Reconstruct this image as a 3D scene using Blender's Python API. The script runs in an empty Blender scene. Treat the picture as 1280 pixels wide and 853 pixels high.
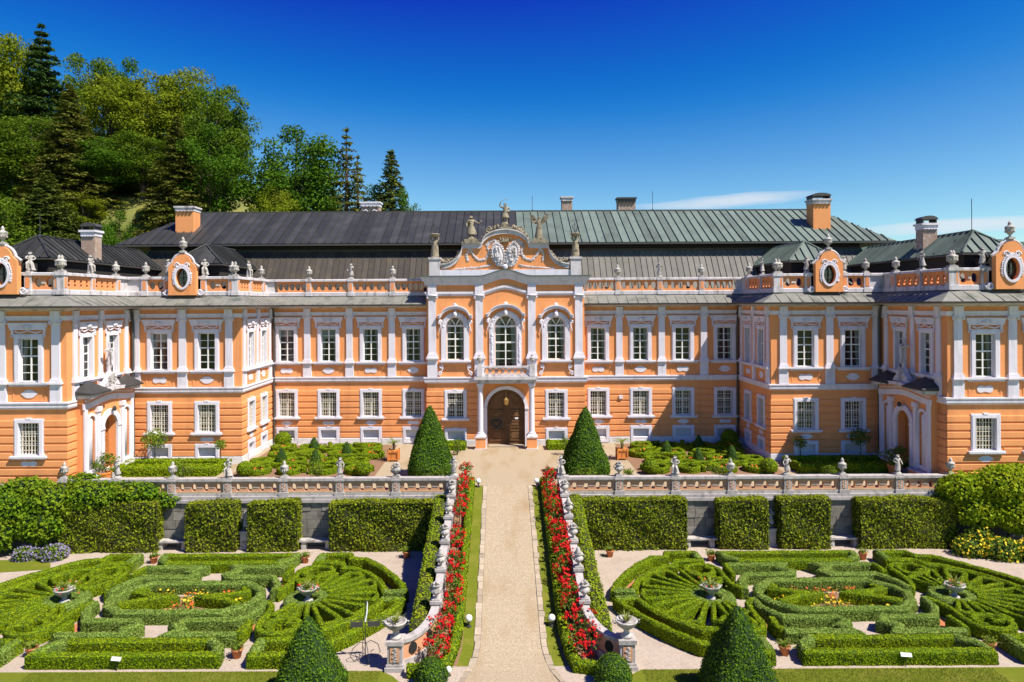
import bpy, bmesh, math, random
import numpy as np
from mathutils import Vector, Matrix
from mathutils.geometry import tessellate_polygon

R = math.radians
PI = math.pi
random.seed(7)
RNG = np.random.default_rng(7)
SC = bpy.context.scene
COL = SC.collection

# ------------------------------------------------------------------ camera, sky, sun, exposure
cam_d = bpy.data.cameras.new('camera')
cam = bpy.data.objects.new('camera', cam_d)
COL.objects.link(cam)
cam.location = (-0.25, 0.0, 9.2)
cam.rotation_euler = (R(90), R(0.3), 0)
cam_d.sensor_width = 36
cam_d.lens = 24.0
cam_d.shift_x = 13 / 1280
cam_d.shift_y = -46.5 / 1280
cam_d.clip_start = 0.5
cam_d.clip_end = 20000
SC.camera = cam

SUN = Vector((0.60, -0.36, 1.0)).normalized()       # direction towards the sun
world = bpy.data.worlds.new('World')
SC.world = world
world.use_nodes = True
wn = world.node_tree.nodes
wl = world.node_tree.links
wn.clear()
sky = wn.new('ShaderNodeTexSky')
sky.sky_type = 'NISHITA'
sky.sun_disc = False
sky.sun_elevation = math.asin(SUN.z)
sky.sun_rotation = math.atan2(SUN.x, SUN.y)
sky.altitude = 400
sky.air_density = 1.0
sky.dust_density = 0.25
sky.ozone_density = 3.0
# deep polarised blue: per-channel contrast on the whole sky, with a floor
hsv = wn.new('ShaderNodeCombineColor')
spc = wn.new('ShaderNodeSeparateColor')
wl.new(sky.outputs[0], spc.inputs[0])
for ch, (gain, off, floor) in enumerate(((1.15, 1.54, 0.03), (1.30, 1.72, 0.10), (0.86, 0.0, 0.85))):
    m1 = wn.new('ShaderNodeMath'); m1.operation = 'SUBTRACT'; m1.inputs[1].default_value = off
    m2 = wn.new('ShaderNodeMath'); m2.operation = 'MULTIPLY'; m2.inputs[1].default_value = gain
    m3 = wn.new('ShaderNodeMath'); m3.operation = 'MULTIPLY'; m3.inputs[1].default_value = floor
    m4 = wn.new('ShaderNodeMath'); m4.operation = 'SMOOTH_MAX'; m4.inputs[2].default_value = 0.25
    wl.new(spc.outputs[ch], m1.inputs[0]); wl.new(m1.outputs[0], m2.inputs[0]); wl.new(spc.outputs[ch], m3.inputs[0])
    wl.new(m2.outputs[0], m4.inputs[0]); wl.new(m3.outputs[0], m4.inputs[1]); wl.new(m4.outputs[0], hsv.inputs[ch])
# two thin cirrus streaks low over the roofs: soft ellipses in (azimuth, elevation), frayed by noise
tc = wn.new('ShaderNodeTexCoord')
sep = wn.new('ShaderNodeSeparateXYZ')
wl.new(tc.outputs['Generated'], sep.inputs[0])
def wmath(op, a, b=None, c=None, clamp=False):
    n = wn.new('ShaderNodeMath'); n.operation = op; n.use_clamp = clamp
    for i, v in enumerate((a, b, c)):
        if v is None: continue
        if isinstance(v, (int, float)): n.inputs[i].default_value = v
        else: wl.new(v, n.inputs[i])
    return n.outputs[0]
ysafe = wmath('MAXIMUM', sep.outputs['Y'], 0.02)
az = wmath('DIVIDE', sep.outputs['X'], ysafe)
el = wmath('DIVIDE', sep.outputs['Z'], ysafe)
mp = wn.new('ShaderNodeMapping'); mp.inputs['Scale'].default_value = (7.0, 7.0, 60.0)
wl.new(tc.outputs['Generated'], mp.inputs[0])
nz = wn.new('ShaderNodeTexNoise'); nz.inputs['Scale'].default_value = 1.0; nz.inputs['Detail'].default_value = 5
wl.new(mp.outputs[0], nz.inputs['Vector'])
mask = None
for u0, v0, a, b, sl in ((0.33, 0.148, 0.15, 0.0105, 0.075), (0.70, 0.112, 0.22, 0.012, 0.05), (-0.95, 0.17, 0.25, 0.012, -0.06), (1.6, 0.16, 0.4, 0.015, 0.02)):
    du = wmath('SUBTRACT', az, u0)
    dv = wmath('SUBTRACT', wmath('SUBTRACT', el, v0), wmath('MULTIPLY', du, sl))
    q = wmath('ADD', wmath('POWER', wmath('ABSOLUTE', wmath('DIVIDE', du, a)), 2.0), wmath('POWER', wmath('ABSOLUTE', wmath('DIVIDE', dv, b)), 2.0))
    m_ = wmath('SUBTRACT', 1.0, wmath('ADD', q, wmath('MULTIPLY', wmath('SUBTRACT', nz.outputs['Fac'], 0.5), 2.4)), clamp=True)
    mask = m_ if mask is None else wmath('MAXIMUM', mask, m_)
mask = wmath('POWER', mask, 0.8)
cm = wmath('MULTIPLY', mask, 0.72)
mx = wn.new('ShaderNodeMix'); mx.data_type = 'RGBA'
wl.new(cm, mx.inputs[0])
wl.new(hsv.outputs[0], mx.inputs[6])
mx.inputs[7].default_value = (4.7, 5.0, 5.4, 1)
bg = wn.new('ShaderNodeBackground')
bg.inputs['Strength'].default_value = 0.10
wl.new(mx.outputs[2], bg.inputs['Color'])
wo = wn.new('ShaderNodeOutputWorld')
wl.new(bg.outputs[0], wo.inputs[0])

sun_d = bpy.data.lights.new('sun', 'SUN')
sun_d.energy = 5.0
sun_d.angle = R(0.5)
sun_d.color = (1.0, 0.94, 0.84)
sun = bpy.data.objects.new('sun', sun_d)
COL.objects.link(sun)
sun.rotation_euler = SUN.to_track_quat('Z', 'Y').to_euler()
sun.location = (40, -20, 60)

SC.view_settings.view_transform = 'Standard'
SC.view_settings.look = 'None'
SC.view_settings.gamma = 1.0
SC.view_settings.use_curve_mapping = False
SC.view_settings.exposure = 0.73
SC.render.engine = 'CYCLES'
SC.cycles.use_denoising = True
SC.cycles.max_bounces = 6
SC.cycles.transparent_max_bounces = 8
SC.cycles.caustics_reflective = False
SC.cycles.caustics_refractive = False

# ------------------------------------------------------------------ materials
def nodes_of(name):
    m = bpy.data.materials.new(name)
    m.use_nodes = True
    return m, m.node_tree.nodes, m.node_tree.links

def mat(name, col, rough=0.85, var=0.12, scale=3.0, col2=None, scale2=0.6, amt2=0.35, bump=0.0, bscale=40.0,
        spec=0.3, metal=0.0, streak=None, stretch=(1, 1, 1), obj_var=0.0):
    """plain procedural material: fine noise in value, an optional second tone in large patches or vertical streaks, bump"""
    m, n, l = nodes_of(name)
    b = n['Principled BSDF']
    b.inputs['Roughness'].default_value = rough
    b.inputs['Specular IOR Level'].default_value = spec
    b.inputs['Metallic'].default_value = metal
    geo = n.new('ShaderNodeNewGeometry')
    mp = n.new('ShaderNodeMapping'); mp.inputs['Scale'].default_value = stretch
    l.new(geo.outputs['Position'], mp.inputs[0])
    n1 = n.new('ShaderNodeTexNoise'); n1.inputs['Scale'].default_value = scale; n1.inputs['Detail'].default_value = 6
    l.new(mp.outputs[0], n1.inputs['Vector'])
    a = n.new('ShaderNodeMix'); a.data_type = 'RGBA'
    a.inputs[6].default_value = (*[c * (1 - var) for c in col], 1)
    a.inputs[7].default_value = (*[min(1, c * (1 + var)) for c in col], 1)
    l.new(n1.outputs['Fac'], a.inputs[0])
    out = a.outputs[2]
    if col2:
        n2 = n.new('ShaderNodeTexNoise'); n2.inputs['Scale'].default_value = scale2; n2.inputs['Detail'].default_value = 4
        if streak:
            m2 = n.new('ShaderNodeMapping'); m2.inputs['Scale'].default_value = streak
            l.new(geo.outputs['Position'], m2.inputs[0]); l.new(m2.outputs[0], n2.inputs['Vector'])
        else:
            l.new(geo.outputs['Position'], n2.inputs['Vector'])
        rp = n.new('ShaderNodeValToRGB')
        rp.color_ramp.elements[0].position = 0.5; rp.color_ramp.elements[1].position = 0.72
        rp.color_ramp.elements[1].color = (amt2, amt2, amt2, 1)
        l.new(n2.outputs['Fac'], rp.inputs[0])
        q = n.new('ShaderNodeMix'); q.data_type = 'RGBA'
        l.new(rp.outputs[0], q.inputs[0]); l.new(out, q.inputs[6]); q.inputs[7].default_value = (*col2, 1)
        out = q.outputs[2]
    if obj_var:
        oi = n.new('ShaderNodeObjectInfo')
        mr = n.new('ShaderNodeMapRange')
        mr.inputs[3].default_value = 1 - obj_var; mr.inputs[4].default_value = 1 + obj_var
        l.new(oi.outputs['Random'], mr.inputs[0])
        hv = n.new('ShaderNodeHueSaturation')
        l.new(mr.outputs[0], hv.inputs['Value']); l.new(out, hv.inputs['Color'])
        out = hv.outputs[0]
    l.new(out, b.inputs['Base Color'])
    if bump:
        n3 = n.new('ShaderNodeTexNoise'); n3.inputs['Scale'].default_value = bscale; n3.inputs['Detail'].default_value = 3
        l.new(geo.outputs['Position'], n3.inputs['Vector'])
        bp = n.new('ShaderNodeBump'); bp.inputs['Strength'].default_value = bump; bp.inputs['Distance'].default_value = 0.02
        l.new(n3.outputs['Fac'], bp.inputs['Height']); l.new(bp.outputs[0], b.inputs['Normal'])
    return m

def leaf_mat(name, c1, c2, c3=None, trans=0.35, rough=0.55, patch=1.2, pamt=0.5, obj_var=0.0, clump=0.0):
    """leaf colour varies leaf by leaf and in soft patches; part of the light passes through the blade"""
    m, n, l = nodes_of(name)
    b = n['Principled BSDF']
    b.inputs['Roughness'].default_value = 0.75
    b.inputs['Specular IOR Level'].default_value = 0.08
    geo = n.new('ShaderNodeNewGeometry')
    rp = n.new('ShaderNodeMix'); rp.data_type = 'RGBA'
    rp.inputs[6].default_value = (*c1, 1); rp.inputs[7].default_value = (*c2, 1)
    l.new(geo.outputs['Random Per Island'], rp.inputs[0])
    out = rp.outputs[2]
    if c3:
        nz = n.new('ShaderNodeTexNoise'); nz.inputs['Scale'].default_value = patch; nz.inputs['Detail'].default_value = 3
        l.new(geo.outputs['Position'], nz.inputs['Vector'])
        cr = n.new('ShaderNodeValToRGB'); cr.color_ramp.elements[0].position = 0.45; cr.color_ramp.elements[1].position = 0.7
        cr.color_ramp.elements[1].color = (pamt, pamt, pamt, 1)
        l.new(nz.outputs['Fac'], cr.inputs[0])
        q = n.new('ShaderNodeMix'); q.data_type = 'RGBA'
        l.new(cr.outputs[0], q.inputs[0]); l.new(out, q.inputs[6]); q.inputs[7].default_value = (*c3, 1)
        out = q.outputs[2]
    if obj_var:
        oi = n.new('ShaderNodeObjectInfo')
        mr = n.new('ShaderNodeMapRange'); mr.inputs[3].default_value = 1 - obj_var; mr.inputs[4].default_value = 1 + obj_var
        l.new(oi.outputs['Random'], mr.inputs[0])
        hv = n.new('ShaderNodeHueSaturation'); l.new(mr.outputs[0], hv.inputs['Value']); l.new(out, hv.inputs['Color'])
        out = hv.outputs[0]
    l.new(out, b.inputs['Base Color'])
    tr = n.new('ShaderNodeBsdfTranslucent'); l.new(out, tr.inputs[0])
    ms = n.new('ShaderNodeMixShader'); ms.inputs[0].default_value = trans
    l.new(b.outputs[0], ms.inputs[1]); l.new(tr.outputs[0], ms.inputs[2])
    l.new(ms.outputs[0], n['Material Output'].inputs[0])
    return m

M = {}
M['orange'] = mat('orange_plaster', (0.80, 0.325, 0.122), 0.9, 0.08, 2.5, (0.56, 0.225, 0.095), 0.9, 0.6, 0.2, 50, 0.15, streak=(1.6, 1.6, 0.30))
M['orange_trim'] = mat('orange_parapet_plaster', (0.76, 0.29, 0.11), 0.9, 0.12, 3.5, (0.45, 0.26, 0.16), 1.4, 0.55, 0.2, 50, 0.2)
M['orange_old'] = mat('weathered_pink_plaster', (0.60, 0.30, 0.165), 0.9, 0.14, 4.0, (0.38, 0.25, 0.17), 1.6, 0.6, 0.2, 50, 0.2)
M['white'] = mat('white_trim_paint', (0.71, 0.665, 0.715), 0.8, 0.06, 3.0, (0.47, 0.435, 0.45), 1.3, 0.55, 0.15, 60, 0.2, streak=(2.5, 2.5, 0.5))
M['white_old'] = mat('weathered_white_stone', (0.58, 0.54, 0.55), 0.9, 0.14, 4.0, (0.24, 0.215, 0.195), 1.3, 0.85, 0.3, 40, 0.2, streak=(2.2, 2.2, 0.7))
M['stone_white'] = mat('weathered_pale_sandstone', (0.41, 0.37, 0.35), 0.9, 0.2, 5.0, (0.19, 0.17, 0.155), 1.8, 0.8, 0.4, 40, 0.2, streak=(2.2, 2.2, 0.9))
M['plinth'] = mat('limewashed_plinth', (0.68, 0.66, 0.65), 0.9, 0.10, 5.0, (0.45, 0.43, 0.41), 1.5, 0.6, 0.3, 30, 0.2)
M['window_paint'] = mat('window_frame_paint', (0.80, 0.78, 0.74), 0.5, 0.03, 3.0, spec=0.4)
M['grille'] = mat('cream_iron_grille', (0.70, 0.62, 0.48), 0.5, 0.08, 3.0, spec=0.4)
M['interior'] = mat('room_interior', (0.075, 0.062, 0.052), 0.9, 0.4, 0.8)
M['curtain'] = mat('net_curtain', (0.55, 0.53, 0.50), 0.9, 0.1, 8.0)
M['panel_grey'] = mat('painted_basement_panel', (0.55, 0.54, 0.55), 0.8, 0.08, 4.0)
M['black'] = mat('black_painted_dark', (0.02, 0.018, 0.016), 0.9, 0.1, 3.0)  # black colour standing in for unlit depth
M['roof_dark'] = mat('dark_tin_roof', (0.036, 0.036, 0.035), 0.5, 0.25, 1.3, (0.075, 0.074, 0.07), 0.8, 0.5, 0.1, 6, 0.28, obj_var=0.28)
M['roof_green'] = mat('patinated_copper_roof', (0.118, 0.150, 0.128), 0.6, 0.2, 2.2, (0.075, 0.088, 0.075), 1.0, 0.7, 0.1, 6, 0.2, streak=(0.8, 0.8, 0.3), obj_var=0.2)
M['mansard_dark'] = mat('brown_tin_mansard', (0.058, 0.048, 0.038), 0.6, 0.2, 2.0, (0.10, 0.075, 0.045), 1.2, 0.6, 0.05, 20, 0.3, obj_var=0.2)
M['mansard_grey'] = mat('grey_tin_mansard', (0.135, 0.127, 0.108), 0.65, 0.2, 2.0, (0.10, 0.09, 0.075), 1.2, 0.6, 0.05, 20, 0.3, obj_var=0.16)
M['apron'] = mat('weathered_eave_metal', (0.185, 0.18, 0.155), 0.65, 0.25, 3.0, (0.08, 0.09, 0.075), 1.6, 0.85, 0.05, 20, 0.3)
M['gutter'] = mat('tarnished_gutter', (0.06, 0.055, 0.05), 0.5, 0.2, 4.0, spec=0.5)
M['tar'] = mat('tarred_attic_boards', (0.028, 0.024, 0.02), 0.85, 0.3, 3.0)
M['stone'] = mat('grey_statue_stone', (0.44, 0.405, 0.37), 0.95, 0.3, 7.0, (0.12, 0.108, 0.095), 3.5, 0.9, 0.5, 25, 0.15)
M['stone_warm'] = mat('lichened_sandstone', (0.30, 0.25, 0.175), 0.95, 0.35, 8.0, (0.055, 0.048, 0.04), 4.5, 0.95, 0.5, 25, 0.15)
M['block'] = mat('retaining_wall_stone', (0.23, 0.21, 0.18), 0.95, 0.3, 5.0, (0.10, 0.09, 0.08), 2.2, 0.8, 0.6, 22, 0.15, obj_var=0.2)
M['mortar'] = mat('wall_mortar', (0.13, 0.118, 0.105), 0.95, 0.2, 6.0)
M['door'] = mat('oak_door', (0.155, 0.078, 0.032), 0.7, 0.35, 3.0, (0.06, 0.032, 0.015), 2.0, 0.6, 0.4, 30, 0.25, stretch=(9, 9, 0.8))
M['door_warm'] = mat('varnished_pine_door', (0.40, 0.155, 0.045), 0.5, 0.25, 3.0, spec=0.4, stretch=(9, 9, 0.8))
M['iron'] = mat('dark_wrought_iron', (0.035, 0.033, 0.032), 0.55, 0.2, 6.0, spec=0.5)
M['lamp_white'] = mat('opal_glass_globe', (0.82, 0.82, 0.80), 0.25, 0.02, 3.0, spec=0.5)
M['brass'] = mat('lantern_brass', (0.45, 0.30, 0.10), 0.35, 0.15, 6.0, metal=0.8)
M['gravel'] = mat('pale_gravel', (0.36, 0.285, 0.19), 0.95, 0.55, 16.0, (0.285, 0.20, 0.105), 0.9, 0.75, 1.0, 22, 0.1, streak=(1.3, 0.35, 1))
M['gravel_pink'] = mat('pinkish_garden_gravel', (0.40, 0.325, 0.26), 0.95, 0.42, 18.0, (0.31, 0.245, 0.19), 1.1, 0.5, 0.7, 45, 0.1)
M['gravel_red'] = mat('crushed_brick', (0.42, 0.15, 0.065), 0.95, 0.28, 50.0, bump=0.6, bscale=40)
M['soil'] = mat('garden_soil', (0.22, 0.125, 0.07), 0.95, 0.3, 30.0, bump=0.6, bscale=30)
M['lawn'] = mat('mown_lawn', (0.125, 0.145, 0.012), 0.9, 0.35, 18.0, (0.22, 0.19, 0.035), 1.3, 0.6, 0.5, 60, 0.1)
M['kerb'] = mat('worn_kerb_stone', (0.37, 0.30, 0.215), 0.95, 0.25, 9.0, (0.25, 0.20, 0.14), 3.0, 0.6, 0.5, 30, 0.15, obj_var=0.18)
M['terracotta'] = mat('terracotta', (0.50, 0.17, 0.07), 0.85, 0.15, 8.0, (0.32, 0.13, 0.07), 4.0, 0.5, 0.2, 40)
M['planter_wood'] = mat('orange_painted_wood', (0.60, 0.215, 0.05), 0.7, 0.15, 6.0, stretch=(1, 1, 6))
M['brick_old'] = mat('bare_chimney_masonry', (0.36, 0.25, 0.19), 0.95, 0.35, 9.0, (0.5, 0.46, 0.42), 4.0, 0.7, 0.4, 30)
M['white_metal'] = mat('white_enamel_plate', (0.80, 0.80, 0.80), 0.4, 0.03, 3.0, spec=0.4)
M['hill_grass'] = mat('dry_hill_grass', (0.17, 0.165, 0.04), 0.95, 0.35, 1.4, (0.085, 0.11, 0.022), 0.12, 0.8)
M['field'] = mat('meadow', (0.10, 0.13, 0.03), 0.95, 0.3, 0.02)
M['bark'] = mat('bark', (0.085, 0.065, 0.048), 0.95, 0.3, 6.0, bump=0.6, bscale=12)
M['bark_red'] = mat('conifer_bark', (0.13, 0.08, 0.05), 0.95, 0.3, 6.0, bump=0.6, bscale=12)
M['red_flower'] = leaf_mat('red_rose_petals', (0.50, 0.008, 0.012), (0.74, 0.030, 0.028), trans=0.2)
M['pink_flower'] = leaf_mat('orange_red_petals', (0.75, 0.12, 0.03), (0.80, 0.24, 0.05), trans=0.2)
M['yellow_flower'] = leaf_mat('yellow_petals', (0.78, 0.50, 0.015), (0.80, 0.62, 0.05), trans=0.2)
M['purple_flower'] = leaf_mat('lavender_spikes', (0.20, 0.16, 0.30), (0.33, 0.27, 0.44), trans=0.2)
M['box'] = leaf_mat('box_hedge_leaves', (0.085, 0.145, 0.0015), (0.310, 0.385, 0.008), (0.17, 0.28, 0.004), 0.16)
M['box_grey'] = leaf_mat('grey_box_hedge_leaves', (0.105, 0.175, 0.024), (0.310, 0.400, 0.080), (0.19, 0.29, 0.05), 0.16)
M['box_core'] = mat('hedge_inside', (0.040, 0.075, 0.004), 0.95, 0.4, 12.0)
M['hornbeam'] = leaf_mat('hornbeam_leaves', (0.095, 0.145, 0.006), (0.345, 0.395, 0.020), (0.26, 0.25, 0.022), 0.32, patch=2.5)
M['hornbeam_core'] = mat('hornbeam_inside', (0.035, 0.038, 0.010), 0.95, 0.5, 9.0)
M['yew'] = leaf_mat('yew_needles', (0.028, 0.075, 0.004), (0.130, 0.235, 0.012), (0.09, 0.15, 0.008), 0.22, patch=2.0)
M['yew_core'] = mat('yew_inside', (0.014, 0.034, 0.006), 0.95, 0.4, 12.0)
M['vine'] = leaf_mat('vine_leaves', (0.150, 0.250, 0.005), (0.340, 0.430, 0.018), (0.46, 0.45, 0.02), 0.38, patch=1.6, pamt=0.6)
M['vine_dark'] = leaf_mat('creeper_leaves', (0.075, 0.165, 0.006), (0.190, 0.290, 0.012), (0.30, 0.32, 0.02), 0.32, patch=1.3, pamt=0.5)
M['shrub'] = leaf_mat('shrub_leaves', (0.10, 0.17, 0.012), (0.22, 0.30, 0.03), None, 0.35)
M['palm'] = leaf_mat('palm_leaves', (0.15, 0.19, 0.03), (0.28, 0.30, 0.07), None, 0.3)
M['rose_leaf'] = leaf_mat('rose_leaves', (0.075, 0.145, 0.015), (0.19, 0.25, 0.03), None, 0.3)
M['grass_blade'] = leaf_mat('grass_blades', (0.10, 0.155, 0.012), (0.21, 0.235, 0.03), None, 0.3)
M['tree_a'] = leaf_mat('ash_leaves', (0.050, 0.105, 0.006), (0.150, 0.220, 0.014), (0.085, 0.145, 0.015), 0.32, patch=0.35)
M['tree_b'] = leaf_mat('robinia_leaves', (0.105, 0.160, 0.006), (0.235, 0.280, 0.014), (0.30, 0.29, 0.025), 0.35, patch=0.35)
M['tree_c'] = leaf_mat('maple_leaves', (0.038, 0.105, 0.006), (0.110, 0.205, 0.012), (0.065, 0.125, 0.014), 0.32, patch=0.35)
M['needle'] = leaf_mat('spruce_needles', (0.050, 0.085, 0.012), (0.135, 0.170, 0.026), (0.10, 0.095, 0.022), 0.25, patch=0.5)
M['needle_dark'] = leaf_mat('pine_needles', (0.025, 0.065, 0.014), (0.075, 0.130, 0.026), None, 0.25)
M['needle_brown'] = leaf_mat('dry_spruce_needles', (0.070, 0.095, 0.012), (0.175, 0.185, 0.028), (0.16, 0.125, 0.028), 0.25, patch=0.5)

def glass_material():
    m, n, l = nodes_of('window_glass')
    n.remove(n['Principled BSDF'])
    tr = n.new('ShaderNodeBsdfTransparent'); tr.inputs[0].default_value = (0.80, 0.83, 0.84, 1)
    gl = n.new('ShaderNodeBsdfGlossy'); gl.inputs['Roughness'].default_value = 0.03
    fr = n.new('ShaderNodeFresnel'); fr.inputs[0].default_value = 1.6
    geo = n.new('ShaderNodeNewGeometry')
    nz = n.new('ShaderNodeTexNoise'); nz.inputs['Scale'].default_value = 1.7
    l.new(geo.outputs['Position'], nz.inputs['Vector'])
    bp = n.new('ShaderNodeBump'); bp.inputs['Strength'].default_value = 0.12; bp.inputs['Distance'].default_value = 0.03
    l.new(nz.outputs['Fac'], bp.inputs['Height']); l.new(bp.outputs[0], gl.inputs['Normal'])
    ad = n.new('ShaderNodeMath'); ad.operation = 'MULTIPLY_ADD'; ad.inputs[1].default_value = 1.0; ad.inputs[2].default_value = 0.03
    l.new(fr.outputs[0], ad.inputs[0])
    ms = n.new('ShaderNodeMixShader')
    l.new(ad.outputs[0], ms.inputs[0]); l.new(tr.outputs[0], ms.inputs[1]); l.new(gl.outputs[0], ms.inputs[2])
    l.new(ms.outputs[0], n['Material Output'].inputs[0])
    return m
M['glass'] = glass_material()

# ------------------------------------------------------------------ mesh helpers
class MB:
    """collects shapes; build() links them as one mesh object"""
    def __init__(s):
        s.v = []; s.f = []
    def add(s, vs, fs):
        o = len(s.v); s.v += [tuple(p) for p in vs]; s.f += [tuple(i + o for i in f) for f in fs]; return s
    def box(s, x0, x1, y0, y1, z0, z1):
        return s.add([(x0, y0, z0), (x1, y0, z0), (x1, y1, z0), (x0, y1, z0), (x0, y0, z1), (x1, y0, z1), (x1, y1, z1), (x0, y1, z1)],
                     [(0, 3, 2, 1), (4, 5, 6, 7), (0, 1, 5, 4), (1, 2, 6, 5), (2, 3, 7, 6), (3, 0, 4, 7)])
    def taper(s, x0, x1, y0, y1, z0, z1, dx, dy=None):
        dy = dx if dy is None else dy
        return s.add([(x0, y0, z0), (x1, y0, z0), (x1, y1, z0), (x0, y1, z0), (x0 + dx, y0 + dy, z1), (x1 - dx, y0 + dy, z1), (x1 - dx, y1 - dy, z1), (x0 + dx, y1 - dy, z1)],
                     [(0, 3, 2, 1), (4, 5, 6, 7), (0, 1, 5, 4), (1, 2, 6, 5), (2, 3, 7, 6), (3, 0, 4, 7)])
    def plate(s, outer, holes=(), y0=0.0, y1=0.1):
        """outline in (x, z), extruded from y0 to y1, with holes right through"""
        loops = [list(outer)] + [list(h) for h in holes]
        flat = [p for lp in loops for p in lp]
        tris = tessellate_polygon([[Vector((p[0], p[1], 0)) for p in lp] for lp in loops])
        n = len(flat)
        vs = [(p[0], y0, p[1]) for p in flat] + [(p[0], y1, p[1]) for p in flat]
        fs = []
        for t in tris:
            a, b, c = [flat[i] for i in t]
            if (b[0] - a[0]) * (c[1] - a[1]) - (b[1] - a[1]) * (c[0] - a[0]) < 0: t = (t[0], t[2], t[1])
            fs.append(tuple(t)); fs.append((t[2] + n, t[1] + n, t[0] + n))
        o = 0
        for li, lp in enumerate(loops):
            k = len(lp)
            ar = sum(lp[i][0] * lp[(i + 1) % k][1] - lp[(i + 1) % k][0] * lp[i][1] for i in range(k))
            fwd = (ar > 0) == (li == 0)
            for i in range(k):
                a, b = o + i, o + (i + 1) % k
                fs.append((b, a, a + n, b + n) if fwd else (a, b, b + n, a + n))
            o += k
        return s.add(vs, fs)
    def lathe(s, prof, c=(0, 0, 0), n=12, sx=1.0, sy=1.0):
        vs = []; fs = []
        for r, z in prof:
            for i in range(n):
                a = 2 * PI * i / n
                vs.append((c[0] + r * sx * math.cos(a), c[1] + r * sy * math.sin(a), c[2] + z))
        for j in range(len(prof) - 1):
            for i in range(n):
                a = j * n + i; b = j * n + (i + 1) % n
                fs.append((a, b, b + n, a + n))
        fs.append(tuple(range(n - 1, -1, -1))); fs.append(tuple(range((len(prof) - 1) * n, len(prof) * n)))
        return s.add(vs, fs)
    def tube(s, pts, r, n=6, r1=None, closed=False):
        pts = [Vector(p) for p in pts]; m = len(pts)
        vs = []; fs = []
        ref = Vector((0.13, 0.21, 1)).normalized()
        for i, p in enumerate(pts):
            if closed: t = pts[(i + 1) % m] - pts[i - 1]
            else: t = pts[min(i + 1, m - 1)] - pts[max(i - 1, 0)]
            t.normalize()
            a = t.cross(ref)
            if a.length < 0.05: a = t.cross(Vector((1, 0, 0.1)))
            a.normalize(); b = t.cross(a)
            rr = r if r1 is None else r + (r1 - r) * i / max(1, m - 1)
            for k in range(n):
                q = 2 * PI * k / n
                vs.append(p + (a * math.cos(q) + b * math.sin(q)) * rr)
        for i in range(m if closed else m - 1):
            for k in range(n):
                a = i * n + k; b = i * n + (k + 1) % n
                c = ((i + 1) % m) * n + (k + 1) % n; d = ((i + 1) % m) * n + k
                fs.append((a, b, c, d))
        if not closed:
            fs.append(tuple(range(n - 1, -1, -1))); fs.append(tuple(range((m - 1) * n, m * n)))
        return s.add(vs, fs)
    def blob(s, c, r, n=7, m=5, jit=0.0):
        rx, ry, rz = (r, r, r) if not hasattr(r, '__len__') else r
        vs = [(c[0], c[1], c[2] - rz)]; fs = []
        for j in range(1, m):
            th = PI * j / m
            for i in range(n):
                a = 2 * PI * (i + 0.5 * (j % 2)) / n
                q = 1 + jit * (random.random() - 0.5)
                vs.append((c[0] + rx * q * math.sin(th) * math.cos(a), c[1] + ry * q * math.sin(th) * math.sin(a), c[2] - rz * q * math.cos(th)))
        vs.append((c[0], c[1], c[2] + rz))
        for i in range(n): fs.append((0, 1 + (i + 1) % n, 1 + i))
        for j in range(m - 2):
            for i in range(n):
                a = 1 + j * n + i; b = 1 + j * n + (i + 1) % n
                fs.append((a, b, b + n, a + n))
        e = len(vs) - 1; o = 1 + (m - 2) * n
        for i in range(n): fs.append((e, o + i, o + (i + 1) % n))
        return s.add(vs, fs)
    def sweep(s, path, prof, closed=False):
        """prof is (outward, z) pairs swept along a plan polyline with mitred corners; outward lies to the right of the walk"""
        path = [Vector((p[0], p[1])) for p in path]; m = len(path); k = len(prof)
        vs = []; fs = []
        for i in range(m):
            d0 = (path[i] - path[i - 1]) if (i > 0 or closed) else (path[1] - path[0])
            d1 = (path[(i + 1) % m] - path[i]) if (i < m - 1 or closed) else (path[-1] - path[-2])
            d0.normalize(); d1.normalize()
            n0 = Vector((d0.y, -d0.x)); n1 = Vector((d1.y, -d1.x))
            b = (n0 + n1)
            if b.length < 1e-6: b = n0
            b.normalize(); sc = 1 / max(0.35, b.dot(n0))
            for w, z in prof:
                q = path[i] + b * (w * sc)
                vs.append((q.x, q.y, z))
        for i in range(m if closed else m - 1):
            for j in range(k):
                a = i * k + j; b = i * k + (j + 1) % k
                c = ((i + 1) % m) * k + (j + 1) % k; d = ((i + 1) % m) * k + j
                fs.append((a, d, c, b))
        if not closed:
            fs.append(tuple(range(k))); fs.append(tuple(range(m * k - 1, (m - 1) * k - 1, -1)))
        return s.add(vs, fs)
    def mesh(s, name, material, smooth=False):
        me = bpy.data.meshes.new(name)
        me.from_pydata(s.v, [], s.f)
        me.update()
        if material is not None: me.materials.append(M[material] if isinstance(material, str) else material)
        if smooth: me.shade_smooth()
        return me
    def build(s, name, material, parent=None, mtx=None, smooth=False):
        return obj(name, s.mesh(name, material, smooth), parent, mtx)

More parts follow.
